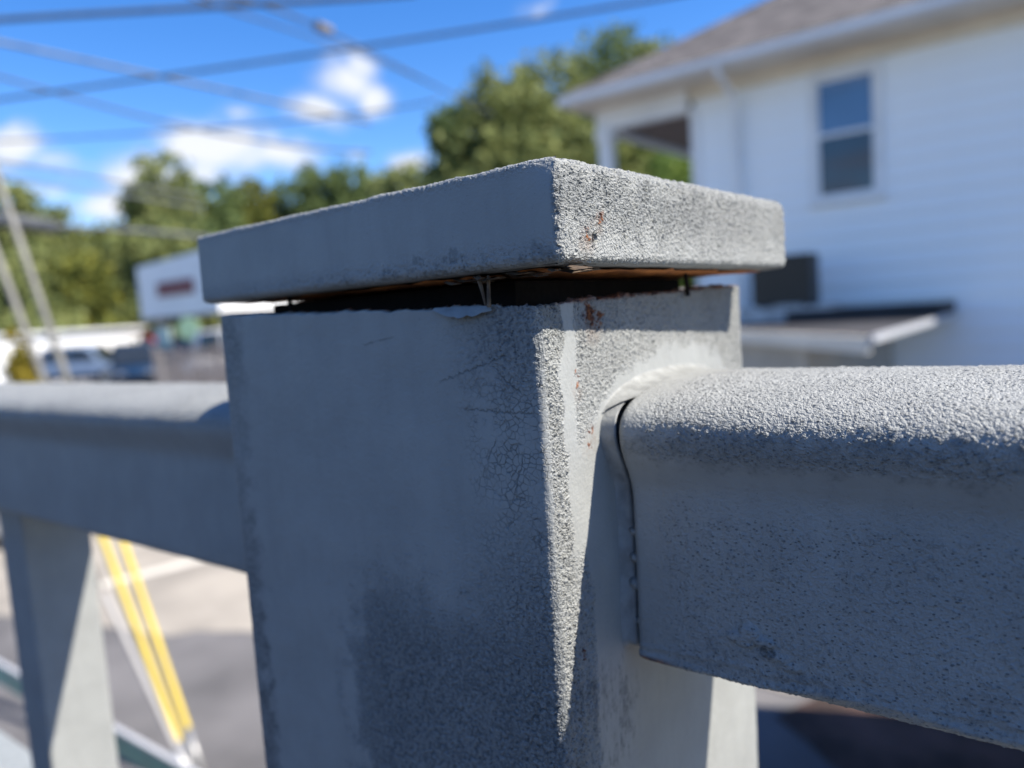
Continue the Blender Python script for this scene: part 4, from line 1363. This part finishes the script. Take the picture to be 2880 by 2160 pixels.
def tree(name, label, dirx, diry, dist, top_tan, rad_m, lmat, n=5200, size=0.34, seed=1, base=None, group="trees beyond the lot", squash=1.0, lob=7, hlow=0.28):
    x, y = CAM[0] + dirx * dist, CAM[1] + diry * dist
    gz_ = ground_z(x, y)
    H = top_tan * dist - gz_
    t = thing(name, label, "tree", (x, y, gz_), 0, group)
    r_ = random.Random(seed)
    tr = MB()
    hb = H * hlow
    tr.tube([(0, 0, -0.1), (0.05 * H * 0.1, 0, hb), (0.1, 0.05, H * 0.6), (0.15, 0.1, H * 0.82)], 0.030 * H, 9, r1=0.006 * H)
    lobes = []
    for i in range(lob):
        an = i * 2.4 + r_.uniform(-.4, .4)
        f = (i + 0.5) / lob
        zc = hb + (H - hb) * (0.16 + 0.62 * f)
        rr_ = rad_m * (1.0 - 0.45 * f) * r_.uniform(0.42, 0.62)
        dd = rad_m * (0.78 - 0.62 * f) * r_.uniform(0.75, 1.1)
        lobes.append((math.cos(an) * dd, math.sin(an) * dd, zc, rr_, rr_, rr_ * 0.82 * squash))
        tr.tube([(0.03, 0, hb + (zc - hb) * 0.45), (math.cos(an) * dd * 0.5, math.sin(an) * dd * 0.5, zc * 0.92), (math.cos(an) * dd, math.sin(an) * dd, zc)], 0.010 * H, 6, r1=0.003 * H)
    rt_ = rad_m * 0.42
    lobes.append((r_.uniform(-.3, .3), r_.uniform(-.3, .3), H - rt_ * 0.85, rt_, rt_, rt_ * 0.85))
    lobes.append((0, 0, hb + (H - hb) * 0.42, rad_m * 0.62, rad_m * 0.62, (H - hb) * 0.34))
    tr.build("trunk", MAT_TRUNK, t, smooth=True)
    link("crown", leaves_mesh("crown", lobes, n, size, seed), lmat, t)
    return t


BIG = "tall trees beside the house"
tree("broadleaf_tree", "tall olive tree just beyond the sky gap, leftmost of the trees beside the house", -0.640, 0.768, 27.0, 0.262, 2.3, LEAF_DARK, 13000, 0.21, 21, group=BIG, lob=9)
tree("broadleaf_tree", "broad olive tree rising behind the post cap's peak", -0.598, 0.801, 27.0, 0.306, 3.4, LEAF_MID, 17000, 0.21, 22, group=BIG, lob=10)
tree("broadleaf_tree", "full olive tree standing directly left of the porch eave", -0.535, 0.845, 29.0, 0.316, 3.9, LEAF_MID, 17000, 0.21, 23, group=BIG, lob=10)
tree("broadleaf_tree", "tallest dark green tree touching the hip roof's edge", -0.482, 0.876, 31.0, 0.344, 3.8, LEAF_DARK, 17000, 0.21, 24, group=BIG, lob=10)
tree("broadleaf_tree", "green tree partly hidden by the hip roof and seen through the porch", -0.425, 0.905, 31.0, 0.318, 4.0, LEAF_MID, 14000, 0.21, 25, group=BIG, lob=9)
tree("broadleaf_tree", "bright green low tree seen through the corner porch", -0.40, 0.916, 24.0, 0.205, 3.2, LEAF_BRIGHT, 8000, 0.20, 26, group=BIG, hlow=0.1)
FAR = "distant trees beyond the lot"
far = [
    ("dark green distant tree at the picture's left edge under the cables", -0.9379, 0.3470, 50, 0.180, 3.6, LEAF_MID, 31),
    ("small rounded tree beneath the two grey cables", -0.9230, 0.3850, 54, 0.152, 3.6, LEAF_MID, 32),
    ("low yellowish tree at the bottom of the sky notch", -0.9050, 0.4250, 60, 0.128, 3.4, LEAF_YEL, 33),
    ("leafy tree stepping up from the sky notch", -0.8825, 0.4704, 50, 0.176, 3.0, LEAF_MID, 34),
    ("tall feathery tree in front of the biggest cloud", -0.8680, 0.4965, 50, 0.212, 3.4, LEAF_MID, 35),
    ("dark tree between the feathery tree and the cap's low end", -0.8440, 0.5363, 52, 0.186, 3.8, LEAF_DARK, 36),
    ("rounded olive tree above the low end of the cap", -0.8180, 0.5753, 56, 0.182, 3.4, LEAF_YEL, 37),
    ("low dark tree below the cloud's tail", -0.7930, 0.6092, 58, 0.176, 3.6, LEAF_DARK, 38),
    ("dark bushy tree above the middle of the cap", -0.7700, 0.6380, 55, 0.196, 3.5, LEAF_DARK, 39),
    ("bushy green tree next to the small cloud", -0.7420, 0.6704, 54, 0.203, 3.6, LEAF_DARK, 40),
    ("full green tree filling the notch beside the tall trees", -0.6900, 0.7238, 44, 0.192, 3.6, LEAF_MID, 49),
    ("shorter green tree next to the tall trees", -0.7050, 0.7092, 50, 0.186, 3.6, LEAF_MID, 41),
    ("yellow green autumn tree above the white shop", -0.9130, 0.4080, 46, 0.100, 3.0, LEAF_YEL, 42),
    ("mid green tree behind the slanting grey guy covers", -0.9310, 0.3650, 46, 0.110, 3.2, LEAF_MID, 43),
    ("olive tree beside the white sign box", -0.8985, 0.4390, 47, 0.115, 2.8, LEAF_MID, 44),
    ("dark green tree directly over the white sign box", -0.8700, 0.4930, 46, 0.140, 3.6, LEAF_MID, 45),
    ("green tree behind the far end of the sign box", -0.8480, 0.5300, 46, 0.130, 3.6, LEAF_DARK, 46),
    ("tall dark tree filling behind the yellow ones", -0.9200, 0.3900, 60, 0.120, 4.0, LEAF_DARK, 47),
    ("tall dark tree filling behind the olive one", -0.9010, 0.4330, 60, 0.124, 4.0, LEAF_DARK, 48),
]
for lab, dx, dy, dist, tt, rr_, lm, sd_ in far:
    tree("broadleaf_tree", lab, dx, dy, dist, tt, rr_ * 1.08, lm, 9500, 0.31, sd_, group=FAR, hlow=0.12 if tt < 0.15 else 0.2)
tree("golden_shrub", "golden yellow shrub in front of the sunlit white shop", -0.9385, 0.3455, 30, 0.020, 0.60, LEAF_GOLD, 1800, 0.16, 61, group="autumn shrubs", hlow=0.05, lob=5)
tree("golden_shrub", "small golden shrub glowing beside the sign box roof", -0.8905, 0.4550, 47, 0.100, 1.2, LEAF_GOLD, 1500, 0.22, 62, group="autumn shrubs", hlow=0.4, lob=5)

# the wooded skyline farther off, one mass
fw = []
r2 = np.random.default_rng(5)
for i in range(70):
    an = R(-95 + 85 * i / 69)
    d_ = r2.uniform(80, 95)
    fw.append((math.sin(an) * d_, math.cos(an) * d_, 0.5 + r2.uniform(-1, 1.5), 5.5, 5.5, 5.5))
fwo = link("far_wood", leaves_mesh("far_wood", fw, 26000, 0.95, 77), LEAF_DARK)
tag(fwo, "dense green wood closing the view behind the separate trees", "wood", kind='stuff')
